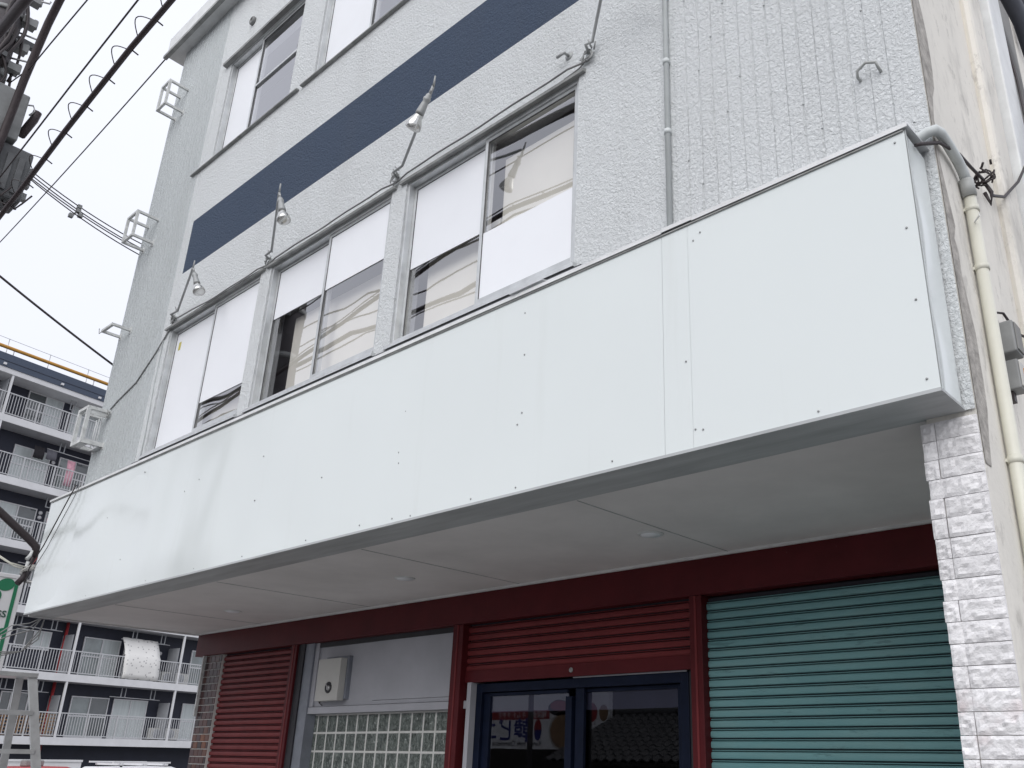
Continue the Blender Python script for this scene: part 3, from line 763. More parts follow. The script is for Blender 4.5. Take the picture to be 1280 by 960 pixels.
# hooks and eyes
hk = MB().tube([(-3.03, 3.25, 5.81), (-3.03, 3.20, 5.80), (-3.05, 3.185, 5.78), (-3.08, 3.19, 5.785), (-3.09, 3.20, 5.81)], .010, 7); lathe(hk, [(0, .035), (.008, .03)], (-3.03, 3.252, 5.81), (0, -1, 0), 10)
tag(hk.build('wall_hook', 'socket'), 'small rusty hook in the stucco above the window end', 'hook')
ey = MB().tube([(-1.15, 3.25, 4.49), (-1.15, 3.215, 4.49), (-1.145, 3.20, 4.515), (-1.10, 3.195, 4.535), (-1.055, 3.20, 4.515), (-1.05, 3.215, 4.49), (-1.05, 3.25, 4.49)], .0075, 7)
tag(ey.build('iron_loop', 'grey_pipe'), 'small bent iron loop in the tiled stucco above the fascia', 'iron loop')
jb = MB(); lathe(jb, [(-.005, .055), (.025, .055), (.035, .045), (.036, .030), (.02, .028)], (-8.05, 3.25, 9.43), (0, -1, 0), 16)
tag(jb.build('round_vent', 'boxgrey'), 'small round vent cap high on the wall above the top floor window', 'vent')
# ------------------------------------------------------------------ sign brackets on the ribbed end
def frame_bracket(x0, x1, z0, z1, y0, label, t=.028):
    B = thing('sign_bracket', label, 'bracket', ((x0 + x1) / 2, 3.25, z0), 'empty sign brackets up the ribbed wall end')
    flat = z1 - z0 < .06
    for z in ((z0,) if flat else (z0, z1)):
        for x in (x0, x1): MB().bar((x, 3.262, z), (x, y0 + t / 2, z), t, t).build('arm', 'bracket', B)
        MB().bar((x0 - t / 2, y0, z), (x1 + t / 2, y0, z), t, t).build('front_bar', 'bracket', B)
    if not flat:
        for x in (x0, x1): MB().bar((x, y0, z0 + t / 2), (x, y0, z1 - t / 2), t, t).build('upright', 'bracket', B)
    for x in (x0, x1):
        MB().box(x - .03, x + .03, 3.240, 3.252, z0 - .04, z0 + .04).build('foot_plate', 'bracket', B)
    return B
frame_bracket(-9.79, -9.58, 8.95, 9.30, 3.02, 'topmost open box bracket near the coping')
frame_bracket(-9.82, -9.57, 7.04, 7.36, 3.01, 'open box bracket beside the end of the navy band')
b3 = frame_bracket(-9.90, -9.63, 5.92, 5.93, 3.05, 'flat single frame bracket without uprights')
MB().tube([(-9.90, 3.05, 5.92), (-9.93, 3.03, 5.89), (-9.93, 3.02, 5.95)], .006, 5).build('bolt', 'steel', b3)
lb = frame_bracket(-9.90, -9.665, 4.545, 4.93, 3.03, 'lowest bracket, closed in with panels like a lantern', .034)
MB().box(-9.672, -9.660, 3.045, 3.24, 4.86, 4.93).build('side_panel', 'bracket', lb); MB().box(-9.672, -9.660, 3.045, 3.24, 4.53, 4.58).build('side_panel', 'bracket', lb)
MB().box(-9.90, -9.665, 3.05, 3.10, 4.528, 4.540).build('base_panel', 'white_metal', lb); MB().box(-9.90, -9.665, 3.20, 3.25, 4.528, 4.540).build('base_panel', 'white_metal', lb)
for k in range(3): MB().tube([(-9.88 + .07 * k, 3.20, 4.56), (-9.88 + .07 * k, 3.20, 4.88)], .007, 6).build('rod', 'white_metal', lb)
snarl((-9.66, 3.235, 4.92), 40).build('cable_tie', 'dark_trim', lb)
# ------------------------------------------------------------------ pipes and boxes on the side wall
ep = thing('drain_elbow', 'grey elbow pipe bending round the corner above the fascia end', 'pipe', (-.86, 3.22, 4.0))
MB().tube([(-1.00, 3.215, 3.985), (-.93, 3.212, 4.015), (-.88, 3.212, 4.03), (-.852, 3.222, 4.035), (-.842, 3.26, 4.035), (-.842, 3.36, 4.03), (-.842, 3.46, 4.015), (-.842, 3.52, 3.99), (-.842, 3.55, 3.95)], .0235, 12).build('pipe', 'conduit', ep)
MB().tube([(-.842, 3.545, 3.96), (-.842, 3.565, 3.88)], .032, 12).build('collar', 'grey_pipe', ep)
cp_ = thing('drain_pipe', 'cream plastic drain pipe down the beige side wall', 'pipe', (-.845, 3.57, .11))
MB().tube([(-.843, 3.567, 3.89), (-.843, 3.57, .11)], .027, 14).build('pipe', 'cream_pipe', cp_)
for z in (3.80, 3.50, 2.62, 1.6, .7):
    MB().tube([(-.843, 3.57, z), (-.843, 3.57, z + .03)], .031, 14).build('clip', 'cream_pipe', cp_)
    MB().box(-.876, -.84, 3.55, 3.59, z + .008, z + .022).build('clip_foot', 'cream_pipe', cp_)
MB().bar((-.80, 3.50, 3.73), (-.87, 3.585, 3.735), .004, .008).build('cable_tie', 'white_metal', cp_)
m1 = thing('meter_box', 'small grey junction box on the side wall with wire stubs on top', 'electric box', (-.83, 3.80, 3.15))
MB().box(-.876, -.79, 3.69, 3.80, 3.15, 3.30).build('case', 'boxgrey', m1, .008); MB().box(-.79, -.784, 3.70, 3.79, 3.16, 3.29).build('cover', 'concrete', m1, .003)
MB().tube([(-.85, 3.70, 3.30), (-.85, 3.69, 3.35), (-.83, 3.74, 3.36), (-.82, 3.77, 3.33), (-.82, 3.78, 3.29)], .006, 6).build('wire', 'cable', m1)
MB().bar((-.80, 3.79, 3.27), (-.76, 3.84, 3.25), .008, .008).build('stub', 'cable', m1)
m2 = thing('meter_box', 'small junction box with an orange mark hanging under the grey one', 'electric box', (-.83, 3.80, 2.98))
MB().box(-.876, -.80, 3.70, 3.79, 2.985, 3.12).build('case', 'boxgrey', m2, .006); MB().box(-.80, -.794, 3.71, 3.78, 2.995, 3.11).build('cover', 'boxwhite', m2, .003)
MB().box(-.794, -.792, 3.755, 3.775, 3.02, 3.09).build('mark', 'orange', m2)
MB().box(-.876, -.84, 3.72, 3.76, 2.94, 2.986).build('gland', 'cable', m2)
wire('loose_cable', [(-.905, 3.10, 3.905), (-.89, 3.14, 3.93), (-.85, 3.25, 3.985), (-.83, 3.45, 4.04), (-.83, 3.62, 4.07), (-.83, 3.80, 4.11), (-.84, 4.0, 4.13), (-.83, 4.20, 4.23), (-.79, 4.40, 4.42), (-.76, 4.60, 4.66), (-.755, 4.78, 5.0), (-.78, 4.92, 5.5), (-.83, 5.0, 6.2), (-.835, 5.0, 9.8)], .008, 'cable', 'black cable looping from the fascia end across the side wall')
kn = snarl((-.82, 3.80, 4.12), 77); kn.tube([(-.83, 3.80, 4.10), (-.80, 3.80, 4.02), (-.815, 3.82, 3.97), (-.83, 3.80, 4.03)], .010, 6)
tag(kn.build('cable_knot', 'cable'), 'knot of black tape and cable ends hanging on the looping cable', 'cable')
dp = thing('dark_drain_pipe', 'dark grey drain pipe with a bend at the far part of the side wall', 'pipe', (-.80, 5.8, .11))
MB().tube([(-.79, 5.82, 10), (-.79, 5.82, 6.5)], .055, 12).build('pipe', 'dark_pipe', dp)
MB().tube([(-.84, 4.95, 6.35), (-.76, 5.10, 6.33), (-.74, 5.30, 6.24), (-.74, 5.46, 6.05), (-.74, 5.52, 5.7), (-.74, 5.53, .11)], .055, 12).build('pipe', 'dark_pipe', dp)
for z in (6.52, 8.6, 3.0): MB().tube([(-.79, 5.82, z), (-.79, 5.82, z + .06)] if z > 6 else [(-.74, 5.53, z), (-.74, 5.53, z + .06)], .063, 12).build('collar', 'dark_pipe', dp)
# electric box on the grey infill
eb = thing('electric_box', 'off white metal box with a black lock hole on the grey panel', 'electric box', (-7.24, 4.87, 1.96))
MB().box(-7.42, -7.06, 4.845, 4.889, 1.985, 2.37).build('back_plate', 'grey_jamb', eb, .004)
MB().box(-7.44, -7.085, 4.775, 4.845, 1.97, 2.345).build('case', 'boxwhite', eb, .004)
hl = MB(); lathe(hl, [(0, .052), (.006, .05), (.007, .036), (.002, .03)], (-7.235, 4.7755, 2.085), (0, -1, 0), 18); ho = hl.build('lock', 'gasket', eb)
h2 = MB(); lathe(h2, [(0, .026), (.012, .02)], (-7.225, 4.772, 2.08), (0, -1, 0), 12); h2.bar((-7.235, 4.765, 2.085), (-7.26, 4.762, 2.12), .012, .008); h2.build('key', 'steel', ho)
MB().tube([(-7.47, 4.885, 1.99), (-7.50, 4.87, 1.985), (-7.52, 4.885, 1.965)], .008, 6).build('wire', 'cable', eb)
MB().tube([(-7.46, 4.885, 2.01), (-7.48, 4.86, 1.96), (-7.47, 4.885, 1.94)], .006, 6).build('wire', 'cable', eb)

# ================================================================== utility pole and its lines
PX, PY = -10.0, 1.34
up = thing('utility_pole', 'dark concrete utility pole crowded with boxes and clamps beside the building', 'utility pole', (PX, PY, .11))
MB().tube([(PX, PY, .11), (PX, PY, 13.5)], [.19, .145], 20).build('shaft', 'pole', up)
for z, h in ((8.16, .07), (8.42, .09), (9.25, .05), (8.92, .06), (7.1, .08), (9.75, .06), (6.4, .08)):
    MB().tube([(PX, PY, z), (PX, PY, z + h)], .178, 20).build('band', 'boxgrey', up)
for k, (z, a) in enumerate(((8.30, .9), (8.72, .7), (9.12, .8), (9.6, .5), (7.9, 2.2), (7.5, .9))):
    d = Vector((.25 + .3 * (k % 2), 1, 0)).normalized()
    MB().tube([Vector((PX, PY, z)) + d * .12, Vector((PX, PY, z)) + d * .36, Vector((PX, PY, z + .03)) + d * .365], .011, 6).build('step_bolt', 'steel', up)
# clamps and insulators
for z, dy in ((8.85, .21), (9.22, .22), (9.55, .2), (8.55, .2)):
    mb = MB(); mb.box(PX + .02, PX + .14, PY + .13, PY + dy + .05, z, z + .09); mb.tube([(PX + .08, PY + dy + .04, z + .02), (PX + .08, PY + dy + .04, z + .13)], .028, 8); mb.build('clamp', 'boxgrey', up)
MB().box(PX - .10, PX + .24, PY - .03, PY + .40, 7.66, 8.26).build('switch_box', 'boxgrey', up, .015)
MB().box(PX - .16, PX + .20, PY + .10, PY + .60, 6.98, 7.62).build('transformer_box', 'boxdark', up, .03)
for k in range(4): MB().box(PX + .20, PX + .225, PY + .14 + k * .11, PY + .20 + k * .11, 7.05, 7.5).build('cooling_fin', 'boxdark', up)
for k in range(3): MB().box(PX + .05, PX + .12, PY + .595, PY + .65, 7.08 + .16 * k, 7.16 + .16 * k).build('terminal', 'boxgrey', up)
MB().tube([(PX + .05, PY + .45, 7.86), (PX + .06, PY + .52, 8.12), (PX + .08, PY + .53, 8.22)], .045, 8).build('fuse', 'cable_brown', up)
MB().tube([(PX + .1, PY + .35, 8.20), (PX + .1, PY + .47, 8.26), (PX + .1, PY + .50, 8.20), (PX + .1, PY + .46, 8.12)], .010, 6).build('fuse_bracket', 'steel', up)
MB().bar((PX - .2, PY + .0, 8.62), (PX + .25, PY + .05, 8.62), .06, .06).build('cross_arm', 'boxdark', up)
MB().bar((PX, PY - .6, 9.05), (PX, PY + .35, 9.05), .07, .07).build('cross_arm', 'boxdark', up)
MB().bar((PX - 1.0, PY, 12.4), (PX + 1.0, PY, 12.4), .09, .09).build('cross_arm', 'boxdark', up)
mb = MB()
q = random.Random(9)
for k in range(13):                                    # drop cables clinging to the shaft
    a = q.uniform(-.6, 1.6); z0 = q.uniform(6.8, 8.6); z1 = z0 + q.uniform(.5, 1.6); r0 = .19
    pts = [(PX + math.cos(a + .3 * math.sin(u * 5 + k)) * (r0 + .05 * math.sin(u * 3.14)), PY + math.sin(a + .3 * math.sin(u * 5 + k)) * (r0 + .06 * math.sin(u * 3.14)), z0 + (z1 - z0) * u) for u in [i / 8 for i in range(9)]]
    mb.tube(pts, q.choice((.010, .014, .02)), 6)
mb.build('drop_cables', 'cable', up)
for k in range(5):                                     # bushing wires under the box
    a = Vector((PX + .1, PY + .15 + .1 * k, 6.99)); MB().tube([a, a + Vector((.05, .02, -.08)), a + Vector((.12, .06, -.02)), a + Vector((.15, .12, .1))], .010, 6).build('lead', 'cable', up)
MB().tube([(PX + .05, PY + .20, 6.98), (PX + .05, PY + .20, 6.75)], .05, 10).build('bushing', 'cable_brown', up)
MB().tube([(PX + .08, PY + .24, 6.80), (PX + .10, PY + .34, 6.70), (PX + .10, PY + .38, 6.85), (PX + .1, PY + .36, 7.0)], .012, 6).build('lead', 'cable', up)

G = 'overhead lines along the street'
cab = [(-14, 1.62, 5.5), (-11, 1.61, 5.86), (-9.2, 1.60, 6.09), (-8.15, 1.60, 6.24), (-7.3, 1.6, 6.40), (-6.8, 1.6, 6.47), (-6.1, 1.6, 6.56), (-5.4, 1.6, 6.60), (-4.4, 1.6, 6.50), (-3.0, 1.6, 6.42), (-1, 1.6, 6.45), (2, 1.6, 6.7), (6, 1.6, 7.2)]
hc = thing('hanger_cable', 'thick brown cable hung on a wire with spiral rings along the street', 'cable', (-8.15, 1.6, 6.2), G)
MB().tube(cab, .022, 8).build('cable', 'cable_brown', hc)
MB().tube([(x, y + .01, z + .05) for x, y, z in cab], .007, 6).build('carrier_wire', 'cable', hc)
def along(path, s):
    for a, b in zip(path, path[1:]):
        a, b = Vector(a), Vector(b); l = (b - a).length
        if s <= l: return a.lerp(b, s / l)
        s -= l
    return Vector(path[-1])
for k in range(30):
    c = along(cab, 4.6 + k * .40); 
    ring = MB(); R0 = .08
    ring.tube([c + Vector((.26 * (i / 10) - .13, -math.sin(math.pi * i / 10) * R0, .02 + .05 * math.sin(math.pi * i / 10))) for i in range(11)], .0042, 5)
    ring.tube([c + Vector((.15, 0, .02)), c + Vector((.18, .055, -.02))], .006, 5)
    ring.build('hanger_ring', 'cable', hc)
wire('thick_cable', [(-9.80, 1.58, 6.9), (-9.75, 1.6, 7.63), (-9.66, 1.6, 7.9), (-9.57, 1.6, 8.28), (-9.42, 1.6, 8.58), (-9.26, 1.6, 8.88), (-9.05, 1.6, 9.08), (-8.6, 1.6, 9.35), (-7, 1.6, 9.6), (0, 1.6, 9.7), (6, 1.6, 10)], .040, 'cable_brown', 'thick dark cable climbing past the pole boxes', G, 8)
wire('thick_cable', [(-10, 1.2, 8.5), (-8, 1.2, 8.15), (-6, 1.2, 7.98), (-4.8, 1.2, 7.88), (-3, 1.2, 7.9), (6, 1.2, 8.6)], .05, 'cable_brown', 'thick dark cable mirrored across the top of the window pane', G, 8)
wire('overhead_wire', [(-10.0, 1.55, 8.45), (-9.44, 1.6, 8.37), (-8.84, 1.6, 8.34), (-7.85, 1.6, 8.27), (-4, 1.6, 8.15), (6, 1.6, 8.6)], .007, 'cable', 'thin line leaving the pole nearest the step bolts', G)
wire('overhead_wire', [(-14, 1.6, 6.5), (-9.1, 1.6, 6.86), (-7.4, 1.6, 7.05), (-6.2, 1.6, 7.16), (-3, 1.6, 7.2), (6, 1.6, 7.4)], .0075, 'cable', 'thin line passing between the climbing cable and the ringed cable', G)
wire('overhead_wire', sag((-18, 3.40, 10.52), (-10.19, 3.15, 10.25), .05), .009, 'cable', 'thin line tied to the corner of the roof coping', G)
sw = thing('service_drop', 'bundle of service wires from the pole box to the wall edge with a spacer', 'cable', (-9.9, 2.0, 7.5), G)
for k, (dz, dy) in enumerate(((0, 0), (-.03, -.10), (.06, .03), (-.09, .0))):
    MB().tube(sag((-9.93, 1.93 + dy * .5, 7.46 + dz * .6), (-9.955, 3.27, 7.13 + dz), .05, 10), .0065, 6).build('service_wire', 'cable', sw)
sp = MB(); c = Vector((-9.95, 2.52, 7.26))
for dz, dy in ((0, 0), (-.045, .03), (.055, .0), (-.09, -.06)): sp.box(c.x - .025, c.x + .025, c.y + dy - .022, c.y + dy + .022, c.z + dz - .022, c.z + dz + .022)
sp.bar(c + Vector((0, -.05, -.1)), c + Vector((0, .02, .07)), .02, .02); sp.build('spacer', 'boxgrey', sw)
wire('service_cable', sag((-10.0, 1.5, 6.42), (-9.955, 3.27, 5.585), .02), .012, 'cable', 'single black cable slanting down from the pole to the wall edge', G)
for k, (dx, dz, r) in enumerate(((0, 0, .006), (.125, -.03, .004))):
    wire('hanging_wire', [(-9.30 + dx, 2.966, 3.975), (-9.40 + dx, 2.962, 3.86 + dz), (-9.56 + dx, 2.960, 3.68 + dz), (-9.78 + dx, 2.955, 3.42 + dz), (-9.98 + dx, 2.94, 3.22 + dz), (-10.28, 3.02, 3.10)], r, ('cable', 'wire_grey')[k], ('thin black wire drooping over the far end of the fascia', 'finer grey wire hanging just beside the black one on the fascia')[k])
# cable cluster behind the far end of the fascia
cc = thing('cable_conduit', 'fat black conduit coming down to taped cables behind the fascia end', 'conduit', (-10.3, 3.05, 3.1))
MB().tube([(-10.3, 2.15, 4.12), (-10.3, 2.65, 3.79), (-10.3, 2.98, 3.56), (-10.3, 3.05, 3.50), (-10.3, 3.07, 3.40)], .040, 10).build('conduit', 'cable', cc)
for k, (mt, dy, z0, z1, r) in enumerate((('bracket', .0, 3.36, 3.46, .02), ('red_bright', .05, 3.28, 3.40, .017), ('cable', .03, 3.18, 3.50, .022), ('bracket', -.02, 3.20, 3.34, .018), ('cable', -.03, 3.10, 3.24, .03))):
    MB().tube([(-10.3, 3.03 + dy, z1), (-10.31, 3.02 + dy * .6, (z0 + z1) / 2), (-10.3, 2.99 + dy, z0)], r, 8).build('taped_cable', mt, cc)
for k in range(5): MB().tube([(-10.27, 2.95 + .02 * k, 3.22 + .006 * k), (-10.25, 3.00 + .02 * k, 3.27), (-10.27, 3.04 + .012 * k, 3.31)], .007, 5).build('tie', 'boxwhite', cc)
MB().tube([(-10.3, 2.6, 3.42), (-10.3, 2.85, 3.30), (-10.28, 3.04, 3.27)], .008, 6).build('pale_wire', 'cream_pipe', cc)
MB().tube([(-10.3, 2.7, 3.36), (-10.3, 2.9, 3.27), (-10.28, 3.03, 3.25)], .007, 6).build('pale_wire', 'cream_pipe', cc)
MB().tube([(-10.32, 3.0, 3.15), (-10.32, 3.25, 3.12), (-9.97, 3.30, 3.12)], .02, 8).build('support_arm', 'steel', cc)
lp = MB()
for k in range(3): lp.tube([(-10.06 - .02 * k, 3.20, 2.77), (-10.10, 3.10 + .02 * k, 2.70 - .03 * k), (-10.12, 2.95, 2.66 - .05 * k), (-10.14, 2.84, 2.55 - .03 * k), (-10.12, 2.80, 2.45), (-10.1, 2.90, 2.36 + .02 * k), (-10.08, 3.08, 2.42), (-10.06, 3.20, 2.55 + .05 * k), (-10.05 , 3.21, 2.76)], .006, 6)
tag(lp.build('wire_coil', 'wire_grey'), 'loose loops of thin grey wire hanging under the far end of the fascia', 'cable')

for k in range(6):                                     # wires on the far side of the street, seen only in the panes
    qk = random.Random(50 + k); pts = []
    for i in range(41):
        x = -30 + i * .9; pts.append((x, -3.2 + .12 * (k % 3), 9.2 + .36 * k + .06 * math.sin(x * .9 + k) + .05 * math.sin(x * 2.7 + k * 2) + .004 * (x + 12) ** 2 * .25))
    wire('far_wire', pts, (.02, .03, .016, .05, .016, .02)[k], 'cable', ('lowest', 'second lowest', 'third lowest', 'fourth lowest and thickest', 'second highest', 'highest')[k] + ' of the six wavy wires mirrored in the panes', 'far wires mirrored in the panes')

# ================================================================== apartment block beyond (local x runs along its face, y goes into it)
apt = bpy.data.objects.new('apartment_block', None); C.objects.link(apt)
apt.location = (-46, 14, 0); apt.rotation_euler = (0, 0, math.radians(101)); WLOC[apt.name] = Vector((0, 0, 0))
tag(apt, 'tall navy apartment block with rows of white railed balconies', 'building')
T0, T1 = -9.2, 14.2
BAYS = [-9.2, -3.35, 2.5, 8.35, 14.2]
FL = [1.77 + 2.81 * k for k in range(6)]
wl = MB().box(T0, T1, 1.20, 9.0, -.02, 18.9); wl.build('wall', 'apt_navy', apt)
MB().box(T0 - .05, T1 + .05, -.02, 1.2, 18.1, 18.35).build('roof_slab', 'apt_white', apt)
MB().box(T0 - .05, T1 + .05, -.06, 9.0, 18.352, 19.0).build('parapet', 'apt_blue', apt)
MB().box(T0 - .06, T1 + .06, -.075, -.058, 18.62, 18.645).build('parapet_joint', 'apt_navy', apt)
yp = MB().tube([(T0, .12, 19.30), (1.25, .12, 19.42), (1.35, .12, 19.40)], .085, 10); yp.build('roof_pipe', 'ochre', apt)
for t in (-7, -3.57, .43): MB().tube([(t, .12, 19.0), (t, .12, 19.35)], .02, 6).build('pipe_stay', 'steel', apt)
rl_ = MB()
for z in (19.72, 20.08): rl_.tube([(T0, .8, z), (T1, .8, z)], .012, 5)
for k in range(9): rl_.tube([(-7.6 + 2 * k * 1.0, .8, 19.0), (-7.6 + 2 * k, .8, 20.1)], .016, 5)
rl_.build('roof_rail', 'steel', apt)
for t in (-3.9, -1.15, .8): MB().box(t - .06, t + .06, -.14, -.06, 18.42, 18.52).build('parapet_lamp', 'apt_white', apt)
q = random.Random(4)
def apt_window(t0, t1, z0, z1, kind):
    f = MB(); d = .05
    f.box(t0, t0 + d, 1.13, 1.19, z0, z1); f.box(t1 - d, t1, 1.13, 1.19, z0, z1); f.box(t0 + d, t1 - d, 1.13, 1.19, z1 - d, z1); f.box(t0 + d, t1 - d, 1.13, 1.19, z0, z0 + d)
    m = (t0 + t1) / 2
    for x in ([m] if kind != 'small' else [t0 + (t1 - t0) * .28, m, t0 + (t1 - t0) * .76]): f.box(x - .03, x + .03, 1.12, 1.18, z0 + d, z1 - d)
    if kind == 'door': f.box(t0 + d, t1 - d, 1.135, 1.185, z0 + .95, z0 + 1.02)
    w = f.build('window', 'apt_white', apt)
    for a, b in ((t0 + d, m - .03), (m + .03, t1 - d)):
        MB().box(a, b, 1.16, 1.165, z0 + d, z1 - d).build('pane', q.choice(('apt_glass', 'apt_curtain', 'apt_glass_grey')), w)
    return w
def hanger(t, z):
    h = MB()
    for dx in (-.11, .11): h.box(t + dx - .018, t + dx + .018, .55, .59, z - .52, z)
    h.box(t - .09, t + .09, .55, .59, z - .52, z - .48); h.build('pole_hanger', 'apt_grey', apt)
for k, z in enumerate(FL):
    zc = z + 2.81 if k < 5 else 18.1                         # underside of the slab above
    ft = z + .34
    MB().box(T0, T1, 0, 1.2, z, ft).build('balcony_slab', 'apt_white', apt)
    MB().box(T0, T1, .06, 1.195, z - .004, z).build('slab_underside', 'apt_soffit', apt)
    for b, (b0, b1) in enumerate(zip(BAYS, BAYS[1:])):
        vis = not (b == 0 and k < 3)
        # railing of one bay
        rt_ = z + 1.43
        R_ = MB(); R_.box(b0 + .05, b1 - .05, .03, .09, rt_ - .05, rt_); R_.box(b0 + .05, b1 - .05, .04, .08, ft + .06, ft + .10)
        n = 44; step = (b1 - b0) / n
        for i in range(1, n):
            t = b0 + i * step
            if i % 11 == 0: R_.box(t - .028, t + .028, .025, .095, ft, rt_ + .003)
            else: R_.box(t - .012, t + .012, .05, .07, ft + .10, rt_ - .05)
        R_.build('railing', 'apt_rail', apt)
        MB().box(b0 - .045, b0 + .045, .01, .10, ft, zc).build('post', 'apt_white', apt)
        MB().box(b0 - .02, b0 + .02, .34, 1.19, ft, ft + 1.85).build('partition', 'apt_grey', apt)
        if b == 1 or b == 2:
            off = 0
        d1, d2 = ((1.40, 3.15), (3.60, 5.25)) if b in (1, 3) else ((1.05, 3.0), (3.25, 5.15))
        apt_window(b0 + d1[0], b0 + d1[1], ft + .02, ft + 1.92, 'door')
        if b == 1 and k < 3: apt_window(b0 + d2[0], b0 + d2[1], ft + 1.05, ft + 1.92, 'small')
        else: apt_window(b0 + d2[0], b0 + d2[1], ft + .02, ft + 1.92, 'door')
        for t in (b0 + 3.3, b0 + 4.95): hanger(t, zc)
        if q.random() < .6: MB().tube([(b0 + 2.6, .57, zc - .5), (b0 + 5.4, .57, zc - .52)], .02, 5).build('clothes_pole', 'apt_rail', apt)
        if q.random() < .75:
            t = b0 + (.35 if q.random() < .6 else 5.35)
            ac = MB().box(t, t + .75, .70, .98, ft + .05, ft + .60).build('air_conditioner', 'boxwhite', apt)
            ff = MB(); lathe(ff, [(0, .22), (.01, .21), (.012, .05)], (t + .3, .70, ft + .33), (0, -1, 0), 16); ff.build('fan_grille', 'apt_grey', ac)
        for z2 in (1.55, 1.78):
            if q.random() < .5:
                v = MB(); lathe(v, [(0, .10), (.05, .09), (.07, .05)], (b0 + (5.35 if b != 1 else 3.35), 1.2, ft + z2), (0, -1, 0), 12); v.build('vent_cap', 'apt_white', apt)
    MB().tube([(2.52, 1.05, ft), (2.52, 1.05, zc)], .075, 10).build('drain_pipe', 'red_bright', apt)
MB().tube([(2.52, 1.05, -.02), (2.52, 1.05, 1.77)], .075, 10).build('drain_pipe', 'red_bright', apt)
# laundry over the rail, clothes and a lattice screen
def cloth(name, mat, pts, w, label=None):                    # sheet following (y, z) points, thickened
    mb = MB(); n = 8; vs = []; fs = []
    for i, (yy, zz) in enumerate(pts):
        for j in range(n + 1): vs.append((w[0] + (w[1] - w[0]) * j / n + .03 * math.sin(i * 1.3), yy - .015 * math.sin(j * 1.9 + i), zz + .012 * math.sin(j * 2.3)))
    for i in range(len(pts) - 1):
        for j in range(n): fs.append((i * (n + 1) + j, i * (n + 1) + j + 1, (i + 1) * (n + 1) + j + 1, (i + 1) * (n + 1) + j))
    o = mb.add(vs, fs, True).build(name, mat)
    so = o.modifiers.new('thick', 'SOLIDIFY'); so.thickness = .012
    o.parent = apt; o.matrix_parent_inverse.identity()
    return o
def loose(o, label, cat):
    """a thing resting on the block: keeps its place but is not parented"""
    o.parent = None; o.location = apt.location; o.rotation_euler = apt.rotation_euler
    return tag(o, label, cat)
loose(cloth('bed_sheet', 'spotted_cloth', [(.55, 6.98), (.42, 6.72), (.20, 6.35), (.10, 6.16), (.015, 6.05), (.005, 5.6), (.0, 5.2), (.01, 4.95)], (5.15, 7.15)), 'white spotted bed sheet draped over a balcony rail', 'bedding')
loose(cloth('garment', 'dark_cloth', [(.57, 15.30), (.56, 15.0), (.57, 14.7)], (-1.35, -.85)), 'black garment hanging on a clothes pole in front of a half open window', 'laundry')
loose(cloth('garment', 'grey_cloth', [(.57, 15.30), (.56, 15.05), (.57, 14.8)], (-.75, -.25)), 'grey garment hanging on a clothes pole next to the black one', 'laundry')
loose(cloth('garment', 'pink_cloth', [(.57, 15.05), (.56, 14.6), (.57, 14.1), (.57, 13.75)], (.35, .75)), 'pink garment hanging behind balcony bars', 'laundry')
loose(cloth('garment', 'pink_cloth', [(.57, 12.0), (.56, 11.5), (.57, 11.0)], (.05, .6)), 'rosy patterned garment on the balcony under the pink one', 'laundry')
lat = MB()
for i in range(20): lat.box(-1.9 + i * .22, -1.9 + i * .22 + .05, .14, .16, 2.15, 3.10)
for j in range(7): lat.box(-1.9, 2.42, .165, .18, 2.15 + j * .15, 2.15 + j * .15 + .055)
lo_ = lat.build('lattice_screen', 'tan_wood'); loose(lo_, 'tan lattice screen standing behind the lowest balcony rail', 'screen')
# boundary wall and cars in front of the block
bw = MB().box(-31.2, -31.0, -2, 11.9, -.02, 1.20); bw.box(-31.23, -30.97, -2, 11.92, 1.20, 1.26); 
for yy in (9.5, 10.6): bw.tube([(-31.1, yy, 1.26), (-31.1, yy, 1.34)], .05, 8)
tag(bw.build('boundary_wall', 'apt_white'), 'low white boundary wall before the apartment block', 'wall')

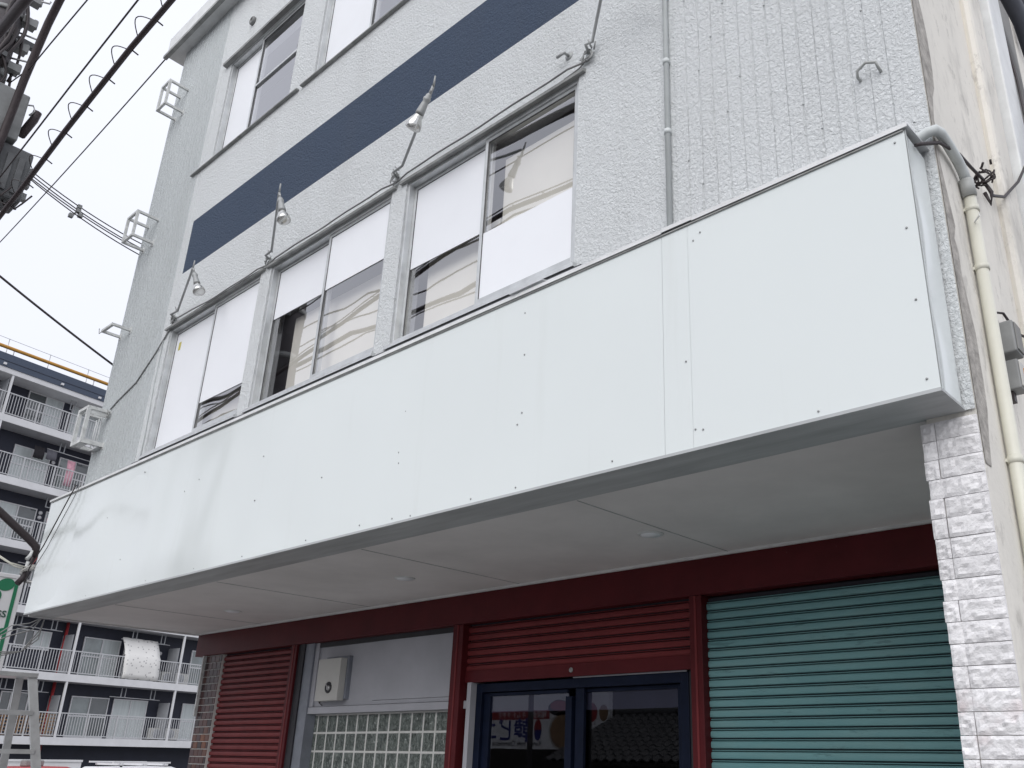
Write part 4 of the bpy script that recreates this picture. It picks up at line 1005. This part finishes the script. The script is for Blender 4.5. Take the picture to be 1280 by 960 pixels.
def car(name, label, paint, loc, rot, rack):
    cr_ = thing(name, label, 'car', loc, None); cr_.rotation_euler = (0, 0, rot); WLOC[cr_.name] = Vector((0, 0, 0))
    side = [(-1.65, .25), (-1.68, .62), (-1.62, .80), (-1.45, 1.18), (-1.25, 1.30), (.15, 1.32), (.45, 1.24), (.95, .86), (1.55, .74), (1.66, .55), (1.66, .25)]
    mb = MB(); n = len(side); vs = []
    for yy, k in ((-.72, 1), (-.66, 1), (.66, 1), (.72, 1)):
        for x, z in side:
            inset = .10 if (z > .85) else 0
            vs.append((x, (yy - math.copysign(inset, yy)) if abs(yy) > .7 else (yy - math.copysign(inset * .9, yy)), z + (.02 if abs(yy) < .7 and z > 1.2 else 0)))
    fs = [(r * n + i, r * n + i + 1, (r + 1) * n + i + 1, (r + 1) * n + i) for r in range(3) for i in range(n - 1)] + [tuple(range(n)), tuple(reversed(range(3 * n, 4 * n)))] + [(r * n, (r + 1) * n, (r + 1) * n + n - 1, r * n + n - 1) for r in range(3)]
    mb.add(vs, fs); mb.build('body', paint, cr_, .02)
    for s in (-1, 1):
        for x0, x1 in ((-1.36, -.55), (-.48, .30)):
            MB().add([(x0 - (.08 if x0 < -1 else 0), s * .735, .86), (x1 + (.42 if x1 > 0 else 0), s * .735, .86), (x1, s * .64, 1.22), (x0, s * .64, 1.22)], [(0, 1, 2, 3)]).build('window', 'apt_glass_grey', cr_)
        for x in (-1.05, 1.0):
            w = MB(); lathe(w, [(0, .20), (.02, .28), (.16, .28), (.18, .24)], (x, s * .58, .28), (0, s, 0), 18); wh = w.build('wheel', 'gasket', cr_)
            w = MB(); lathe(w, [(0, .17), (.01, .15)], (x, s * .762, .28), (0, s, 0), 14); w.build('rim', 'steel', wh)
    MB().box(-1.70, -1.66, -.62, -.45, .62, .80).build('tail_light', 'red_bright', cr_); MB().box(-1.70, -1.66, .45, .62, .62, .80).build('tail_light', 'red_bright', cr_)
    MB().box(1.62, 1.68, -.6, -.4, .52, .66).build('headlight', 'bulb_glass', cr_); MB().box(1.62, 1.68, .4, .6, .52, .66).build('headlight', 'bulb_glass', cr_)
    if rack:
        for x in (-1.0, -.45, .05): MB().box(x - .03, x + .03, -.55, .55, 1.36, 1.40).build('rack_bar', 'apt_white', cr_)
        for s in (-.5, .5):
            MB().box(-1.2, .15, s - .025, s + .025, 1.405, 1.44).build('rack_rail', 'apt_white', cr_)
            for x in (-1.0, .05): MB().box(x - .02, x + .02, s - .02, s + .02, 1.30, 1.36).build('rack_foot', 'gasket', cr_)
    else:
        MB().box(-.5, -.1, -.12, .12, 1.33, 1.47).build('roof_sign', 'boxgrey', cr_, .03)
    return cr_
car('parked_car', 'white car with a roof rack parked before the apartment block', 'apt_white', (-22.0, 10.0, -.13), math.radians(96), True)
car('parked_car', 'red car with a grey roof sign parked behind the low white wall', 'red_bright', (-22.5, 7.9, -.15), math.radians(101), False)

# ================================================================== green and white street sign, ladder
gs = thing('street_sign', 'white upright sign board with green leaf shapes and GS lettering', 'sign', (-14.06, 3.5, -.02))
MB().box(-14.14, -14.0, 2.95, 4.105, 2.2, 3.80).build('board', 'apt_white', gs, .01)
MB().box(-14.0, -13.994, 4.0, 4.045, 2.22, 3.715).build('green_stripe', 'sign_green', gs)
MB().box(-14.0, -13.994, 2.99, 4.0, 3.795 - .055, 3.795 - .05).build('edge_line', 'boxgrey', gs)
def blob(cy, cz, ry, rz_, tilt, name):
    mb = MB(); n = 32; vs = [(-13.993, cy, cz)]
    for i in range(n):
        a = 2 * math.pi * i / n; u, v = ry * math.cos(a), rz_ * math.sin(a)
        vs.append((-13.993, cy + u * math.cos(tilt) - v * math.sin(tilt), cz + u * math.sin(tilt) + v * math.cos(tilt)))
    base = [(x - .005, y, z) for x, y, z in vs[1:]]
    fs = [(0, 1 + i, 1 + (i + 1) % n) for i in range(n)] + [(1 + i, n + 1 + i, n + 1 + (i + 1) % n, 1 + (i + 1) % n) for i in range(n)]
    mb.add(vs + base, fs); mb.build(name, 'sign_green', gs)
blob(3.895, 3.645, .105, .085, .35, 'green_dot'); blob(3.75, 3.43, .15, .10, .9, 'green_leaf'); blob(3.88, 2.96, .19, .05, .55, 'green_leaf')
blob(3.45, 3.50, .16, .11, -.6, 'green_leaf')
MB().tube([(-14.07, 3.5, -.02), (-14.07, 3.5, 2.25)], .05, 12).build('post', 'steel', gs)
def text_mesh(body, size, name, mat, loc, rot, parent, bold=.0, sx=1.0):
    cu = bpy.data.curves.new(name, 'FONT'); cu.body = body; cu.size = size; cu.extrude = .001; cu.offset = bold
    cu.align_x = 'LEFT'; cu.resolution_u = 3
    o = bpy.data.objects.new(name, cu); C.objects.link(o)
    dg = bpy.context.evaluated_depsgraph_get()
    me = bpy.data.meshes.new_from_object(o.evaluated_get(dg)); bpy.data.objects.remove(o); bpy.data.curves.remove(cu)
    me.materials.clear()
    r = put(me, name, mat, parent, loc, rot=rot); r.scale = (sx, 1, 1)
    return r
text_mesh('GS', .125, 'lettering', 'sign_dark', (-13.992, 3.835, 3.205), (math.pi / 2, 0, math.pi / 2), gs, .003)

ld = thing('step_ladder', 'aluminium step ladder standing beyond the end of the building before the apartment block', 'ladder', (-11.0, 3.2, .0))
MB().box(-11.2, -10.86, 2.97, 3.545, 2.235, 2.285).build('top_cap', 'sash', ld, .006)
for y0, y1 in ((3.50, 3.86), (3.02, 2.66)):
    MB().bar((-10.90, y0, 2.24), (-10.30, y1, .11), .032, .085, (0, 1, 0)).build('front_rail', 'sash', ld)
    MB().bar((-11.16, y0 - math.copysign(.04, y0 - 3.25), 2.24), (-11.95, y1 - math.copysign(.04, y0 - 3.25), .11), .03, .075, (0, 1, 0)).build('rear_rail', 'sash', ld)
for z in (1.88, 1.50, 1.12, .74, .38):
    u = (2.24 - z) / 2.13; x = -10.90 + .60 * u; w = .36 * u
    MB().box(x - .07, x + .035, 3.02 - w + .015, 3.50 + w - .015, z - .03, z + .015).build('step', 'sash', ld)
for z in (.8, 1.4):
    u = (2.24 - z) / 2.13; x = -11.16 - .79 * u; w = .36 * u
    MB().box(x - .012, x + .012, 3.02 - w + .05, 3.50 + w - .05, z - .015, z + .015).build('rear_brace', 'sash', ld)

# ================================================================== across the street (seen mirrored in the entrance door)
hs = thing('tile_roof_house', 'low house with grey kawara tile roof across the street', 'house', (-10.5, -6.2, -.02))
MB().box(-13.2, -7.2, -7.6, -5.1, -.02, 1.42).build('wall', 'dark_wood', hs)
rf = MB().prism([(-13.6, -4.6, 1.47), (-13.6, -7.1, 2.50), (-13.6, -9.6, 1.47), (-13.6, -9.6, 1.40), (-13.6, -7.1, 2.43), (-13.6, -4.6, 1.40)], (0, 0, 0), (6.9, 0, 0)).build('roof', 'dark_wood', hs)
tl = MB(); rows = 11
for r in range(rows):
    ya, za = -4.57 - r * .228, 1.478 + r * .094
    for c in range(30):
        x0 = -13.6 + c * .23; vs = []
        for i in range(7):
            u = i / 6; h = .028 * math.sin(u * 2 * math.pi) + .02
            vs += [(x0 + u * .23, ya, za + h + .026), (x0 + u * .23, ya - .26, za + .107 + h), (x0 + u * .23, ya, za + h)]
        fs = []
        for i in range(6): fs += [(3 * i, 3 * i + 3, 3 * i + 4, 3 * i + 1), (3 * i + 2, 3 * i + 5, 3 * i + 3, 3 * i)]
        tl.add(vs, fs)
tlo = tl.build('roof_tiles', 'kawara', hs); tlo['kind'] = 'stuff'
MB().tube([(-13.65, -7.1, 2.55), (-6.65, -7.1, 2.55)], .11, 10).build('ridge', 'kawara', hs)
bb = thing('billboard', 'white food shop billboard with red band and Korean style lettering behind the tile roof', 'billboard', (-17, -7.6, -.02))
MB().box(-20.2, -14.25, -7.66, -7.5, 1.75, 3.15).build('board', 'sheet', bb)
for x in (-19.6, -14.9): MB().box(x - .06, x + .06, -7.75, -7.66, -.02, 3.0).build('post', 'steel', bb)
MB().box(-19.9, -16.2, -7.5, -7.494, 2.48, 2.70).build('red_band', 'red_bright', bb)
RT = (math.pi / 2, 0, math.pi)
text_mesh('韓国食品 キムチ チヂミ', .17, 'lettering', 'sheet', (-16.3, -7.492, 2.53), RT, bb)
text_mesh('韓ビニ', .62, 'lettering', 'print_blue', (-16.85, -7.492, 1.98), RT, bb, .008)
text_mesh('Korean Style Convenience', .17, 'lettering', 'print_dark', (-16.45, -7.492, 1.83), RT, bb)
def disc(cx, cz, r0, r1, name, mat, y=-7.492, z0=0, z1=6.2832):
    mb = MB(); n = 28; vs = [(cx, y, cz)] + [(cx + r0 * math.cos(z0 + (z1 - z0) * i / n), y, cz + r1 * math.sin(z0 + (z1 - z0) * i / n)) for i in range(n + 1)]
    mb.add(vs, [(0, i + 1, i + 2) for i in range(n)]); return mb.build(name, mat, bb)
disc(-16.6, 2.22, .13, .26, 'red_half', 'red_bright', -7.492, 0, math.pi); disc(-16.6, 2.22, .13, .26, 'blue_half', 'print_blue', -7.492, math.pi, 2 * math.pi)
disc(-15.75, 2.18, .46, .46, 'bowl_rim', 'boxwhite'); disc(-15.75, 2.18, .40, .40, 'bowl', 'tan_wood', -7.489)
disc(-15.85, 2.75, .40, .20, 'bowl', 'gasket'); disc(-15.85, 2.80, .33, .13, 'topping', 'red_bright', -7.489)
disc(-14.80, 2.62, .20, .24, 'flower', 'red_bright'); disc(-14.40, 2.60, .14, .2, 'leaf', 'tan_wood')

dh = thing('dark_house', 'tall dark timber house behind the tile roofed one across the street', 'house', (-16, -11.6, -.02))
MB().box(-24.0, -8.0, -13.0, -10.2, -.02, 6.4).build('wall', 'dark_wood', dh)
MB().prism([(-24.4, -9.7, 6.3), (-24.4, -11.6, 7.6), (-24.4, -13.5, 6.3)], (0, 0, 0), (16.8, 0, 0)).build('roof', 'kawara', dh)
for x in (-21.4, -16.2, -12.0):
    w = MB().box(x, x + 1.6, -10.2, -10.14, 3.6, 4.9).build('window', 'dark_trim', dh); MB().box(x + .06, x + 1.54, -10.14, -10.135, 3.66, 4.84).build('pane', 'apt_glass_grey', w)

lpp = thing('street_post', 'slim dark post on the far pavement before the billboard', 'post', (-14.45, -5.0, .11))
MB().tube([(-14.45, -5.0, .11), (-14.45, -5.0, 4.2)], [.07, .055], 12).build('shaft', 'pole', lpp)
MB().tube([(-14.45, -5.0, .11), (-14.45, -5.0, .2)], .13, 12).build('base', 'pole', lpp)
